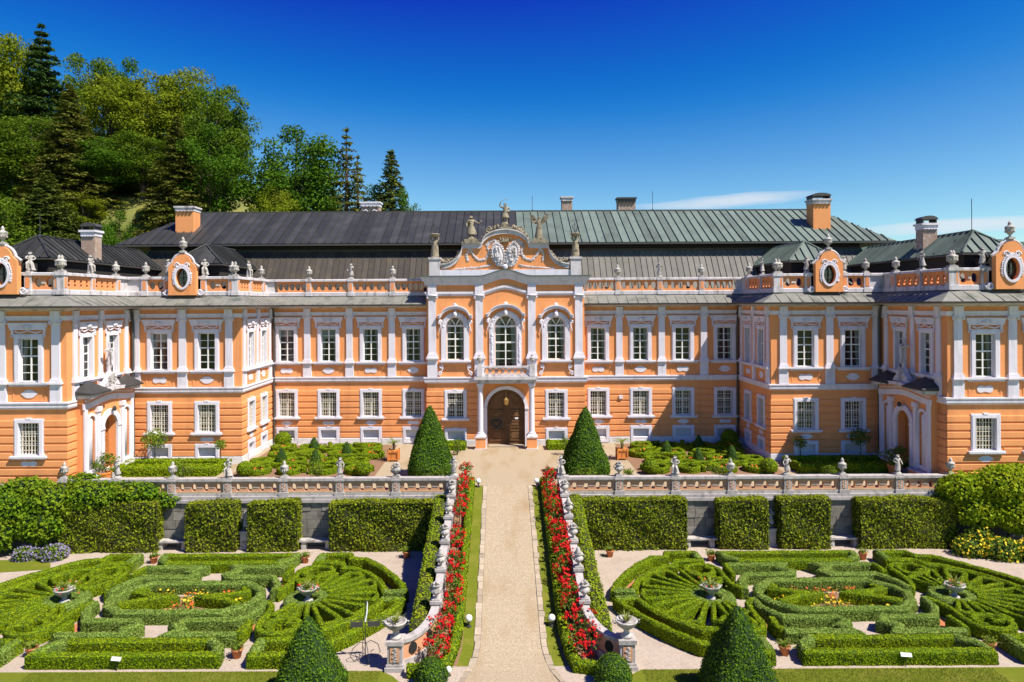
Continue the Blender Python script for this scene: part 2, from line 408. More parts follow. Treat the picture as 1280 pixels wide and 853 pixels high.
def obj(name, me, parent=None, mtx=None):
    o = bpy.data.objects.new(name, me)
    COL.objects.link(o)
    if parent is not None: o.parent = parent
    if mtx is not None: o.matrix_local = mtx
    return o
def tag(o, label, cat, group=None):
    o['label'] = label; o['category'] = cat
    if group: o['group'] = group
    return o
def thing(name, label, cat, loc=(0, 0, 0), rotz=0.0, group=None, sc=1.0):
    o = bpy.data.objects.new(name, None)
    COL.objects.link(o)
    o.empty_display_size = 0.2
    o.location = loc; o.rotation_euler = (0, 0, rotz); o.scale = (sc, sc, sc)
    return tag(o, label, cat, group)
def struct(o, kind='structure'):
    o['kind'] = kind
    return o
def T(x, y, z, rz=0.0, sc=1.0):
    return Matrix.Translation((x, y, z)) @ Matrix.Rotation(rz, 4, 'Z') @ Matrix.Scale(sc, 4)
def arc(cx, cz, rx, rz, a0, a1, n):
    return [(cx + rx * math.cos(R(a0 + (a1 - a0) * i / n)), cz + rz * math.sin(R(a0 + (a1 - a0) * i / n))) for i in range(n + 1)]
def rect(x0, x1, z0, z1):
    return [(x0, z0), (x1, z0), (x1, z1), (x0, z1)]
def arch_outline(hw, z0, zs, rise, n=12, cx=0.0):
    return [(cx - hw, z0), (cx + hw, z0)] + arc(cx, zs, hw, rise, 0, 180, n)
def catmull(pts, n=6, closed=False):
    pts = [Vector(p) for p in pts]; m = len(pts); out = []
    for i in range(m if closed else m - 1):
        if closed: p0, p1, p2, p3 = pts[i - 1], pts[i], pts[(i + 1) % m], pts[(i + 2) % m]
        else: p0, p1, p2, p3 = pts[max(i - 1, 0)], pts[i], pts[i + 1], pts[min(i + 2, m - 1)]
        for k in range(n):
            t = k / n
            out.append(0.5 * ((2 * p1) + (p2 - p0) * t + (2 * p0 - 5 * p1 + 4 * p2 - p3) * t * t + (3 * p1 - p0 - 3 * p2 + p3) * t ** 3))
    if not closed: out.append(pts[-1])
    return out

# ---- foliage: leaf blades on surfaces and in volumes
def raw_mesh(name, V, F, mats, mi=None, smooth=False):
    """V (n,3), F list of (k,4) or (k,3) arrays; fast mesh creation"""
    me = bpy.data.meshes.new(name)
    V = np.asarray(V, dtype=np.float32)
    me.vertices.add(len(V)); me.vertices.foreach_set('co', V.ravel())
    tot = np.concatenate([np.full(len(f), f.shape[1], dtype=np.int32) for f in F])
    loops = np.concatenate([f.ravel() for f in F]).astype(np.int32)
    start = np.concatenate([[0], np.cumsum(tot)[:-1]]).astype(np.int32)
    me.loops.add(len(loops)); me.loops.foreach_set('vertex_index', loops)
    me.polygons.add(len(tot)); me.polygons.foreach_set('loop_start', start)
    for m in mats: me.materials.append(M[m])
    if mi is not None: me.polygons.foreach_set('material_index', np.concatenate([np.full(len(f), k, dtype=np.int32) for f, k in zip(F, mi)]))
    me.update(calc_edges=True)
    me.validate()
    return me
def unit(a):
    return a / np.maximum(1e-9, np.linalg.norm(a, axis=1, keepdims=True))
def blades(P, N, size, tilt=0.7, asp=0.62, fold=0.15, droop=0.0):
    n = len(P)
    nn = unit(N + tilt * RNG.normal(size=(n, 3)))
    t = unit(np.cross(nn, RNG.normal(size=(n, 3))))
    if droop: t = unit(t + np.array([0, 0, -droop])); 
    b = unit(np.cross(nn, t)); nn = np.cross(t, b)
    s = size * (0.6 + 0.8 * RNG.random((n, 1)))
    V = np.stack([P - t * s * .5, P + b * s * asp * .5 + nn * s * fold, P + t * s * .5, P - b * s * asp * .5 + nn * s * fold], axis=1).reshape(-1, 3)
    F = np.arange(4 * n).reshape(n, 4)
    return V, F
def surf_points(V, F, density):
    """random points on a polygon soup with their normals"""
    V = np.asarray(V, dtype=float)
    tri = []
    for f in F:
        for i in range(1, len(f) - 1): tri.append((f[0], f[i], f[i + 1]))
    tri = np.array(tri)
    a, b, c = V[tri[:, 0]], V[tri[:, 1]], V[tri[:, 2]]
    cr = np.cross(b - a, c - a); ar = np.linalg.norm(cr, axis=1) / 2
    n = int(ar.sum() * density)
    k = RNG.choice(len(tri), size=n, p=ar / ar.sum())
    u = RNG.random((n, 1)); w = RNG.random((n, 1)); sw = (u + w) > 1
    u = np.where(sw, 1 - u, u); w = np.where(sw, 1 - w, w)
    return a[k] + u * (b - a)[k] + w * (c - a)[k], unit(cr)[k]
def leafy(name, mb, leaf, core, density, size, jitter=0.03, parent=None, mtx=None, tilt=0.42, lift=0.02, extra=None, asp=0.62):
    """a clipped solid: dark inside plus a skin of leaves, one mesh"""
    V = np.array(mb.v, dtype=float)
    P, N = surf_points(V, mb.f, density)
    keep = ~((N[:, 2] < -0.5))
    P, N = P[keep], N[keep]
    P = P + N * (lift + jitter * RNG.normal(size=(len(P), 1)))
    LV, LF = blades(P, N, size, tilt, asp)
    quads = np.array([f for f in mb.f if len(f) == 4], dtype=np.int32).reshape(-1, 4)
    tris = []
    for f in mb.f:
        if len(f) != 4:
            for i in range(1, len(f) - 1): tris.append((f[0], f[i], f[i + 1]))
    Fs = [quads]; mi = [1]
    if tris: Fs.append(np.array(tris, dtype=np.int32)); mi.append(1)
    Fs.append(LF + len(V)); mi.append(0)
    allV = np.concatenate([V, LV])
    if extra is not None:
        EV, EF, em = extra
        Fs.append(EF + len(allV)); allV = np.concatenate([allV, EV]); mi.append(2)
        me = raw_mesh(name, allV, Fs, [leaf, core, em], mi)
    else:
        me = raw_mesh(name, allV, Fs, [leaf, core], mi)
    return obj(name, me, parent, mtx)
def resample(pts, step, closed=False):
    out = []; m = len(pts)
    for i in range(m if closed else m - 1):
        a = Vector(pts[i]); b = Vector(pts[(i + 1) % m]); k = max(1, int((b - a).length / step + 0.5))
        for j in range(k): out.append(a.lerp(b, j / k))
    if not closed: out.append(Vector(pts[-1]))
    return out
def hedge_core(path, w, h, z0=0.0, closed=False, step=0.3, wob=0.018, zf=None):
    pts = resample([(p[0], p[1]) for p in path], step, closed)
    mb = MB()
    c = min(0.07, w * 0.22); g = w / 2
    mb.sweep([(p.x, p.y) for p in pts], [(-g, z0), (-g * 0.98, z0 + h - c), (-g + c, z0 + h), (g - c, z0 + h), (g * 0.98, z0 + h - c), (g, z0)], closed)
    mb.v = [(x + random.uniform(-wob, wob), y + random.uniform(-wob, wob), z + (random.uniform(-wob, wob) if z > z0 + 0.01 else 0)) for x, y, z in mb.v]
    mb.f = [f[::-1] for f in mb.f]
    if zf: mb.v = [(x, y, z + zf(y)) for x, y, z in mb.v]
    return mb
def hedge(name, path, w, h, z0, leaf='box', closed=False, density=1250, size=0.048, parent=None, mtx=None, core='box_core', zf=None):
    return leafy(name, hedge_core(path, w, h, z0, closed, zf=zf), leaf, core, density, size, 0.008, parent, mtx, asp=0.8, tilt=0.27, lift=0.008)

# ------------------------------------------------------------------ the palace
PAL = thing('palace', 'long orange and white baroque palace with dark and green metal roofs', 'palace')
FACADE_L = [(-28.6, 45.0), (-28.6, 33.8), (-21.8, 33.8), (-21.8, 39.7), (-15.4, 39.7), (-15.4, 45.0), (-5.12, 45.0)]
FACADE_R = [(-x, y) for x, y in FACADE_L[::-1]]
WT = 0.42                                                   # wall thickness

def wall_mesh(L, holes, z0=0.0, z1=9.0, u0=0.0):
    us = sorted({u0, L, *[h[0] for h in holes], *[h[1] for h in holes]})
    zs = sorted({z0, z1, *[h[2] for h in holes], *[h[3] for h in holes]})
    mb = MB()
    inside = lambda u, z: any(h[0] < u < h[1] and h[2] < z < h[3] for h in holes)
    for i in range(len(us) - 1):
        for j in range(len(zs) - 1):
            if not inside((us[i] + us[i + 1]) / 2, (zs[j] + zs[j + 1]) / 2):
                a, b, c, d = us[i], us[i + 1], zs[j], zs[j + 1]
                mb.add([(a, 0, c), (b, 0, c), (b, 0, d), (a, 0, d)], [(0, 1, 2, 3)])
    for a, b, c, d in holes:
        for p, q in (((a, c), (b, c)), ((b, c), (b, d)), ((b, d), (a, d)), ((a, d), (a, c))):
            mb.add([(p[0], 0, p[1]), (q[0], 0, q[1]), (q[0], WT, q[1]), (p[0], WT, p[1])], [(0, 1, 2, 3)])
    return mb

# --- window kits, drawn once round x = 0 on the wall plane (outward is -y); every window shares these meshes
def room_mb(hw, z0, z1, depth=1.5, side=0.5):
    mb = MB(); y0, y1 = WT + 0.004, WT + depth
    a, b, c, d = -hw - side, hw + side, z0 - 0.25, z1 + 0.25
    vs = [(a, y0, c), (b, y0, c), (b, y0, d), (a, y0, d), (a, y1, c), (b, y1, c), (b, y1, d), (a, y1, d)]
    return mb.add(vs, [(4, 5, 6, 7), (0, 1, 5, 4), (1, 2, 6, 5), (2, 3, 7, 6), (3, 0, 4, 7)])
def curtain_mb(hw, z0, z1, side):
    mb = MB(); n = 9; w = hw * 0.62
    xs = [side * (hw + 0.04 - w * i / n) for i in range(n + 1)]
    vs = []
    for i, x in enumerate(xs):
        y = 0.25 + 0.03 * (i % 2)
        vs += [(x, y, z1 + 0.1), (x + side * 0.12 * i / n, y, z0 - 0.1)]
    return mb.add(vs, [(2 * i, 2 * i + 1, 2 * i + 3, 2 * i + 2) for i in range(n)])
def surround(hw, fw, z0, z1, zb, proud):
    o = hw + fw
    return MB().plate(rect(-o, o, zb, z1 + fw), [rect(-hw, hw, z0, z1)], -proud, -0.001).plate(
        rect(-o + 0.05, o - 0.05, zb + 0.02, z1 + fw - 0.05), [rect(-hw + 0.002, hw - 0.002, z0 + 0.002, z1 - 0.002)], -proud - 0.025, -proud - 0.001).plate(
        rect(-hw + 0.0005, hw - 0.0005, z0 + 0.0005, z1 - 0.0005), [rect(-hw + 0.012, hw - 0.012, z0 + 0.012, z1 - 0.012)], -0.0005, 0.30)
def casement(hw, z0, z1, zt, rows_low, rows_up, y=0.14):
    mb = MB(); f = 0.05
    mb.plate(rect(-hw + 0.002, hw - 0.002, z0 + 0.002, z1 - 0.002), [rect(-hw + f, -0.035, z0 + f, zt - 0.035), rect(0.035, hw - f, z0 + f, zt - 0.035),
              rect(-hw + f, -0.035, zt + 0.035, z1 - f), rect(0.035, hw - f, zt + 0.035, z1 - f)], y, y + 0.06)
    for s in (-1, 1):
        a, b = sorted((s * (hw - f - 0.002), s * 0.033))
        for lo, hi, k in ((z0 + f, zt - 0.035, rows_low), (zt + 0.035, z1 - f, rows_up)):
            for r in range(1, k):
                z = lo + (hi - lo) * r / k
                mb.box(a, b, y + 0.012, y + 0.045, z - 0.016, z + 0.016)
    return mb
def pane_quads(hw, z0, z1, zt, y=0.17):
    f = 0.05; out = []
    for a, b in ((-hw + f, -0.035), (0.035, hw - f)):
        for c, d in ((z0 + f, zt - 0.035), (zt + 0.035, z1 - f)):
            out.append(MB().add([(a, y, c), (b, y, c), (b, y, d), (a, y, d)], [(0, 1, 2, 3)]))
    return out
def scroll(cx, cz, r, turns=1.2, a0=0.0, d=1, y=-0.12, n=14):
    return [(cx + d * r * (1 - 0.75 * i / n) * math.cos(a0 + turns * 2 * PI * i / n), y, cz + r * (1 - 0.75 * i / n) * math.sin(a0 + turns * 2 * PI * i / n)) for i in range(n + 1)]
def lobed_plate(w, h, kind):
    if kind == 0:                                           # pointed oval
        pts = [(w / 2, 0)] + [(w / 2 * math.cos(t) * (0.82 if 0.3 < abs(math.sin(t)) else 1), h / 2 * math.sin(t)) for t in [PI * i / 8 for i in range(1, 8)]]
        pts += [(-w / 2, 0)] + [(-x, -z) for x, z in pts[1:8]]
        return pts
    top = [(w * .5, 0), (w * .46, h * .3), (w * .3, h * .48), (w * .12, h * .40), (0, h * .33)]
    top += [(-x, z) for x, z in top[-2::-1]]
    return top + [(-x, -z) for x, z in top[1:-1]]

KIT = {}
def kit(name, items):
    """items: (part name, mesh builder, material, is it the root)"""
    KIT[name] = [(pn, mb.mesh(pn, m), root) for pn, mb, m, root in items]
def put(name, root_name, mtx, parent=PAL, skip=()):
    root = None
    for pn, me, is_root in KIT[name]:
        if is_root: root = obj(root_name, me, parent, mtx)
    for pn, me, is_root in KIT[name]:
        if not is_root and pn not in skip: obj(pn, me, root)
    return root

hw, z0, z1, zt = 0.4925, 5.45, 7.59, 6.72
hood = MB()
hood.plate([(-0.86, 8.03), (0.86, 8.03), (0.88, 8.10), (0.93, 8.2), (0.97, 8.33), (-0.97, 8.33), (-0.93, 8.2), (-0.88, 8.10)], (), -0.15, -0.001)
hood.box(-0.99, 0.99, -0.20, -0.001, 8.331, 8.385)
orn = MB()
for s in (-1, 1):
    orn.tube([(0, -0.1, 8.0), (s * 0.2, -0.1, 7.93), (s * 0.45, -0.1, 7.88), (s * 0.66, -0.1, 7.97)], 0.035, 5)
    orn.tube(scroll(s * 0.80, 7.74, 0.10, 1.1, PI / 2, s, -0.07), 0.03, 5)
    orn.box(s * 0.79 - 0.05, s * 0.79 + 0.05, -0.09, -0.001, 7.80, 8.028)
    orn.tube(scroll(s * 0.17, 8.18, 0.075, 1.2, PI / 2, s, -0.19), 0.025, 5)
orn.blob((0, -0.17, 8.19), (0.09, 0.07, 0.11))
sill = MB().box(-0.99, 0.99, -0.19, -0.001, 5.345, 5.43).box(-0.93, 0.93, -0.13, -0.001, 5.24, 5.344)
panel = MB().plate(rect(-0.82, 0.82, 4.50, 5.20), [rect(-0.76, 0.76, 4.56, 5.14)], -0.022, -0.001)
UP = [('window', surround(hw, 0.235, z0, z1, 5.432, 0.06), 'white', True), ('hood', hood, 'white', False), ('ornament', orn, 'white', False),
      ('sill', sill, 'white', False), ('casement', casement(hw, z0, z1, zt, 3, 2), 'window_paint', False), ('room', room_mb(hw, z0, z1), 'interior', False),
      ('apron_panel', panel, 'orange', False)]
UP += [('pane', mb, 'glass', False) for mb in pane_quads(hw, z0, z1, zt)]
UP += [('curtain', curtain_mb(hw, z0, z1, s), 'curtain', False) for s in (-1, 1)]
kit('upper', UP)
hw2, y0_, y1_ = 0.525, 1.83, 3.43
key = MB().plate([(-0.10, 3.585), (0.10, 3.585), (0.14, 3.68), (-0.14, 3.68)], (), -0.11, -0.001)
gr = MB()
for i in range(1, 7):
    x = -hw2 + 2 * hw2 * i / 7
    gr.box(x - 0.014, x + 0.014, 0.045, 0.073, y0_ + 0.003, y1_ - 0.003)
for i in range(1, 7):
    z = y0_ + (y1_ - y0_) * i / 7
    gr.box(-hw2 + 0.003, hw2 - 0.003, 0.05, 0.068, z - 0.013, z + 0.013)
sill2 = MB().box(-0.90, 0.90, -0.20, -0.001, 1.70, 1.80).box(-0.85, 0.85, -0.12, -0.001, 1.63, 1.699)
GR = [('window', surround(hw2, 0.205, y0_, y1_, 1.802, 0.075), 'white', True), ('keystone', key, 'white', False), ('sill', sill2, 'white', False),
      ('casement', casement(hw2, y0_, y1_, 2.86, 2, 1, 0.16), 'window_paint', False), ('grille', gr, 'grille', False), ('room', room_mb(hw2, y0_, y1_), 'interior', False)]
GR += [('pane', mb, 'glass', False) for mb in pane_quads(hw2, y0_, y1_, 2.86, 0.19)]
kit('ground', GR)
kit('ground_plain', [g for g in GR if g[0] != 'grille'])
slot = [(-0.43, 0.23), (0.43, 0.23)] + arc(0, 0.30, 0.43, 0.08, 0, 180, 8)
BA = [('basement_window', surround(0.515, 0.205, 0.20, 0.95, 0.05, 0.06), 'white', True), ('keystone', MB().plate([(-0.09, 1.13), (0.09, 1.13), (0.12, 1.2), (-0.12, 1.2)], (), -0.09, -0.001), 'white', False),
      ('shutter_panel', MB().plate(rect(-0.514, 0.514, 0.201, 0.949), [slot], 0.12, 0.17), 'panel_grey', False),
      ('slot_rim', MB().tube([(p[0], 0.11, p[1]) for p in arc(0, 0.30, 0.43, 0.08, 0, 180, 8)], 0.022, 5), 'white', False),
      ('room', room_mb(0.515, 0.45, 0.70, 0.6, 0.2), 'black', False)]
kit('basement', BA)
for i, (w, h) in enumerate(((0.82, 0.42), (0.80, 0.38))):
    KIT['plate%d' % i] = MB().plate(lobed_plate(w, h, i), (), -0.035, -0.001).mesh('plaque', 'white')
pil = MB()
pil.box(-0.205, 0.205, -0.085, -0.001, 5.62, 8.30)
pil.box(-0.27, 0.27, -0.12, -0.001, 4.46, 5.34)
for a, z, h in ((0.335, 5.34, 0.07), (0.30, 5.41, 0.06), (0.27, 5.47, 0.09), (0.235, 5.56, 0.06)):
    pil.box(-a, a, -0.13 - (a - 0.235), -0.001, z + 0.0005, z + h)
cap = MB().box(-0.30, 0.30, -0.17, -0.001, 8.42, 8.488).box(-0.22, 0.22, -0.12, -0.001, 8.30, 8.42)
for s in (-1, 1):
    cap.tube(scroll(s * 0.25, 8.36, 0.085, 1.4, PI / 2, s, -0.13, 12), 0.028, 5)
    cap.blob((s * 0.25, -0.13, 8.36), 0.05, 6, 4)
block = MB().box(-0.225, 0.225, -0.16, -0.001, 8.489, 8.96)
KIT['pilaster'] = [('pilaster', pil.mesh('pilaster', 'white'), True), ('capital', cap.mesh('capital', 'white', True), False), ('entablature_block', block.mesh('entablature_block', 'white'), False)]

BLIND = MB().box(-0.44, 0.44, 0.215, 0.225, 6.95, 7.54).mesh('blind', 'curtain')
COURSES = [(0.43 + 0.4 * i, 0.43 + 0.4 * (i + 1) - 0.085) for i in range(8)]
plate_i = 0
def facade(x, y, rot, L, up, pils, ground, base, xs=1.0, u0=0.0, extra=(), skip_ground=False, lift_gap=None, corner0=0.0, corner1=0.0, grille=True):
    """one stretch of wall with everything that is fixed to it"""
    global plate_i
    W = T(x, y, 0, rot)
    holes = [(u - hw * xs, u + hw * xs, z0, z1) for u in up] + [(u - hw2 * xs, u + hw2 * xs, y0_, y1_) for u in ground]
    holes += [(u - 0.515 * xs, u + 0.515 * xs, 0.20, 0.95) for u in base] + list(extra)
    wall_mesh(L, holes, u0=u0).build('wall', 'orange', PAL, W)
    S = Matrix.Diagonal((xs, 1, 1, 1))
    for u in up:
        wo_ = put('upper', 'window', W @ T(u, 0, 0) @ S, skip=('curtain',) if random.random() < 0.4 else ())
        if random.random() < 0.3: obj('blind', BLIND, wo_, T(0, 0, random.uniform(0, 0.35)))
        plate_i += 1
        obj('plaque', KIT['plate%d' % (plate_i % 2)], PAL, W @ T(u, 0, 4.86) @ S)
    for u in ground:
        put('ground' if grille else 'ground_plain', 'window', W @ T(u, 0, 0) @ S)
        obj('plaque', KIT['plate%d' % ((plate_i + ground.index(u)) % 2)], PAL, W @ T(u, -0.002, 1.41) @ Matrix.Diagonal((xs, 1.6, 0.72, 1)))
    for u in base: put('basement', 'basement_window', W @ T(u, 0, 0) @ S)
    for u in pils: put('pilaster', 'pilaster', W @ T(u, 0, 0) @ Matrix.Diagonal((0.8 if xs < 1 else 1, 1, 1, 1)))
    for a, b in COURSES:
        cuts = []
        if b > 1.802 - 0.02 and a < 3.62: cuts += [(u - 0.74 * xs, u + 0.74 * xs) for u in ground]
        if 1.15 < b and a < 1.80: cuts += [(u - 0.915 * xs, u + 0.915 * xs) for u in ground if a > 1.3 or True and b > 1.60]
        if a < 1.13: cuts += [(u - 0.735 * xs, u + 0.735 * xs) for u in base]
        if lift_gap: cuts.append(lift_gap)
        spans = [(0.0 - corner0, L + corner1)]
        for c0, c1 in cuts:
            nx = []
            for s0, s1 in spans:
                if c1 <= s0 or c0 >= s1: nx.append((s0, s1)); continue
                if c0 > s0: nx.append((s0, c0))
                if c1 < s1: nx.append((c1, s1))
            spans = nx
        for s0, s1 in spans:
            if s1 - s0 > 0.06:
                MB().add(*course_block(s0, s1, a, b)).build('course', 'orange', PAL, W)
def course_block(a, b, c, d, p=0.055, ch=0.025):
    vs = [(a, -0.001, c), (b, -0.001, c), (b, -0.001, d), (a, -0.001, d), (a, -p + 0.01, c), (b, -p + 0.01, c), (b, -p, c + ch), (b, -p, d - ch), (b, -p + 0.02, d), (a, -p + 0.02, d), (a, -p, d - ch), (a, -p, c + ch)]
    return vs, [(0, 1, 5, 4), (4, 5, 6, 11), (11, 6, 7, 10), (10, 7, 8, 9), (9, 8, 2, 3), (1, 2, 8, 7, 6, 5), (0, 4, 11, 10, 9, 3)]

def both(x, y, rot, L, up, pils, ground, base, **kw):
    facade(x, y, rot, L, up, pils, ground, base, **kw)
    f = lambda us: [L - u for u in us][::-1]
    kw = dict(kw)
    kw['corner0'], kw['corner1'] = kw.get('corner1', 0.0), kw.get('corner0', 0.0)
    if kw.get('u0'): kw['cut_end'] = kw.pop('u0')
    if kw.get('lift_gap'): a, b = kw['lift_gap']; kw['lift_gap'] = (L - b, L - a)
    if kw.get('extra'): kw['extra'] = [(L - b, L - a, c, d) for a, b, c, d in kw['extra']]
    kw.pop('cut_end', None)
    if rot == 0: facade(-x - L, y, 0, L, f(up), f(pils), f(ground), f(base), **kw)
    else: facade(-x, y + L, -rot, L, f(up), f(pils), f(ground), f(base), **kw)

both(-28.6, 33.8, 0, 6.8, [2.25, 4.95], [0.9, 3.6, 6.3], [2.25, 4.95], [], corner0=0.04, corner1=0.045)
both(-21.8, 33.8, R(90), 5.9, [1.6, 3.95], [0.62, 2.78, 5.3], [], [], xs=0.84, extra=[(2.1, 3.9, 0.0, 3.9)], lift_gap=(0.75, 5.4))
both(-21.8, 39.7, 0, 6.4, [1.65, 4.4], [0.3, 3.0, 5.7], [1.65, 4.4], [1.65, 4.4], corner1=0.045)
both(-15.4, 39.7, R(90), 5.3, [1.42, 3.62], [0.36, 2.52, 4.75], [1.42, 3.62], [1.42, 3.62], xs=0.84)
both(-15.4, 45.0, 0, 10.28, [0.97, 3.72, 6.51, 9.31], [2.34, 5.12, 7.91], [0.97, 3.72, 6.51, 9.31], [0.97, 3.72, 6.51, 9.31])

# --- mouldings that run round the whole front with mitred corners
def run(name, prof, material):
    for p in (FACADE_L, FACADE_R): MB().sweep(p, prof).build(name, material, PAL)
run('plinth', [(-0.01, -0.3), (0.06, -0.3), (0.06, 0.38), (0.02, 0.42), (-0.01, 0.42)], 'plinth')
run('string_course', [(-0.01, 4.08), (0.10, 4.12), (0.13, 4.20), (0.13, 4.36), (0.17, 4.38), (0.17, 4.45), (-0.01, 4.455)], 'white')
run('architrave', [(-0.01, 8.49), (0.05, 8.49), (0.05, 8.60), (0.09, 8.61), (0.09, 8.72), (-0.01, 8.72)], 'white')
run('cornice', [(-0.01, 8.95), (0.06, 8.95), (0.10, 9.0), (0.34, 9.07), (0.63, 9.10), (0.63, 9.165), (-0.01, 9.165)], 'white_old')
run('eave_roof', [(0.69, 9.20), (-0.55, 9.86), (-0.55, 9.80), (0.42, 9.17), (0.69, 9.17)], 'apron')
run('gutter', [(0.645, 9.145), (0.695, 9.105), (0.755, 9.135), (0.765, 9.205), (0.70, 9.205)], 'gutter')
run('parapet_base', [(-0.30, 9.78), (-0.30, 10.0), (-0.34, 10.03), (-0.66, 10.03), (-0.66, 9.78)], 'white_old')
run('parapet_rail', [(-0.28, 10.74), (-0.28, 10.86), (-0.33, 10.89), (-0.63, 10.89), (-0.68, 10.86), (-0.68, 10.74)], 'white_old')

def seams(path, name='eave_seam'):
    mb = MB()
    for i in range(len(path) - 1):
        a, b = Vector(path[i]), Vector(path[i + 1]); d = (b - a); L = d.length; d.normalize(); n = Vector((d.y, -d.x))
        k = int(L / 0.62)
        for j in range(k):
            c = a + d * (L * (j + 0.5) / k)
            for q in (0,):
                e0 = c + n * 0.68; e1 = c - n * 0.28
                o = d * 0.018
                mb.add([(*(e0 - o), 9.205), (*(e0 + o), 9.205), (*(e1 + o), 9.69), (*(e1 - o), 9.69), (*(e0 - o), 9.25), (*(e0 + o), 9.25), (*(e1 + o), 9.735), (*(e1 - o), 9.735)],
                       [(4, 5, 6, 7), (0, 1, 5, 4), (1, 2, 6, 5), (2, 3, 7, 6), (3, 0, 4, 7)])
    o = mb.build(name, 'apron', PAL); o['kind'] = 'stuff'
seams(FACADE_L); seams(FACADE_R)

# --- pierced parapet between posts
def pierced(w, n, kind):
    """orange parapet plate of width w with n openings; kind 0: lobed rings on a bar, 1: arched slots"""
    holes = []
    for i in range(n):
        cx = -w / 2 + w * (i + 0.5) / n
        if kind == 0:
            r = 0.185
            p = []
            for k in range(20):
                a = 2 * PI * k / 20
                q = r * (1 + 0.22 * abs(math.sin(a)) - 0.12 * (abs(math.cos(a)) < 0.3))
                p.append((cx + 0.86 * q * math.cos(a), 10.385 + q * math.sin(a) * 1.12))
            holes.append(p)
        else:
            p = [(cx - 0.10, 10.22), (cx - 0.05, 10.15), (cx + 0.05, 10.15), (cx + 0.10, 10.22), (cx + 0.06, 10.33), (cx + 0.10, 10.45), (cx + 0.06, 10.56), (cx, 10.6), (cx - 0.06, 10.56), (cx - 0.10, 10.45), (cx - 0.06, 10.33)]
            holes.append(p)
    return MB().plate(rect(-w / 2, w / 2, 10.031, 10.739), holes, -0.07, 0.07)
def panel_bars(w, n):
    mb = MB()
    for i in range(n - 1):
        cx = -w / 2 + w * (i + 1) / n; h = w / n / 2 - 0.20
        if h > 0.05: mb.box(cx - h, cx + h, -0.105, -0.071, 10.33, 10.43)
    return mb
post_mb = MB().box(-0.20, 0.20, -0.22, 0.20, 9.78, 10.0).box(-0.165, 0.165, -0.19, 0.17, 10.0005, 10.74).box(-0.21, 0.21, -0.235, 0.215, 10.7405, 10.91)
POST = post_mb.mesh('parapet_post', 'white_old')
POSTP = MB().box(-0.10, 0.10, -0.205, -0.191, 10.12, 10.64).mesh('post_panel', 'orange_trim')
FINIALS = []                                               # world spots for urns and figures on the parapet
def parapet(x, y, rot, posts, spans, kind, n):
    W = T(x, y, 0, rot)
    for u, what in posts:
        p = obj('parapet_post', POST, PAL, W @ T(u, 0.48, 0)); obj('post_panel', POSTP, p)
        if what: FINIALS.append((W @ Vector((u, 0.48, 10.91)), rot, what))
    for a, b in spans:
        w = b - a - 0.332
        p = pierced(w, n, kind).build('parapet_panel', 'orange_trim', PAL, W @ T((a + b) / 2, 0.48, 0))
        if kind == 0:
            q = panel_bars(w, n)
            if q.v: q.build('bar', 'white_old', p)
def parapet2(x, y, rot, L, posts, spans, kind, n, swap=None):
    parapet(x, y, rot, posts, spans, kind, n)
    P2 = [(L - u, swap.get(i, w) if swap else w) for i, (u, w) in enumerate(posts)]; S2 = [(L - b, L - a) for a, b in spans]
    if rot == 0: parapet(-x - L, y, 0, P2, S2, kind, n)
    else: parapet(-x, y + L, -rot, P2, S2, kind, n)
# main wings, pavilions (front and court side)
parapet2(-15.4, 45, 0, 10.28, [(2.34, 'urn'), (5.12, 'figure'), (7.91, 'urn')], [(0.10, 2.34), (2.34, 5.12), (5.12, 7.91), (7.91, 10.15)], 0, 5)
parapet2(-15.4, 39.7, R(90), 5.3, [(0.42, 'urn'), (2.52, 'figure2'), (4.75, 'urn')], [(0.42, 2.52), (2.52, 4.75)], 1, 4)
parapet2(-21.8, 39.7, 0, 6.4, [(0.62, 'urn'), (1.92, 'figure2'), (4.08, 'figure'), (5.72, 'urn')], [(0.62, 1.92), (4.08, 5.72)], 0, 2)
parapet2(-21.8, 33.8, R(90), 5.9, [(0.42, 'urn'), (2.78, 'figure'), (5.2, 'urn')], [(0.42, 2.78), (2.78, 5.2)], 1, 4)
parapet2(-28.6, 33.8, 0, 6.8, [(0.4, 'urn'), (2.52, 'figure'), (4.68, 'figure2'), (6.15, 'urn')], [(0.4, 2.52), (4.68, 6.15)], 0, 2)

for s in (-1, 1):
    for x0_, x1_, y0__, y1__ in ((22.28, 21.2, 40.11, 40.25), (15.8, 15.35, 45.41, 45.55)):
        MB().box(*sorted((s * x0_, s * x1_)), y0__, y1__, 10.031, 10.739).build('parapet_panel', 'white_old', PAL)
    for x0_, x1_, y0__, y1__ in ((22.21, 22.35, 39.1, 40.1), (15.81, 15.95, 44.55, 45.4)):
        MB().box(*sorted((s * x0_, s * x1_)), y0__, y1__, 10.031, 10.739).build('parapet_panel', 'white_old', PAL)
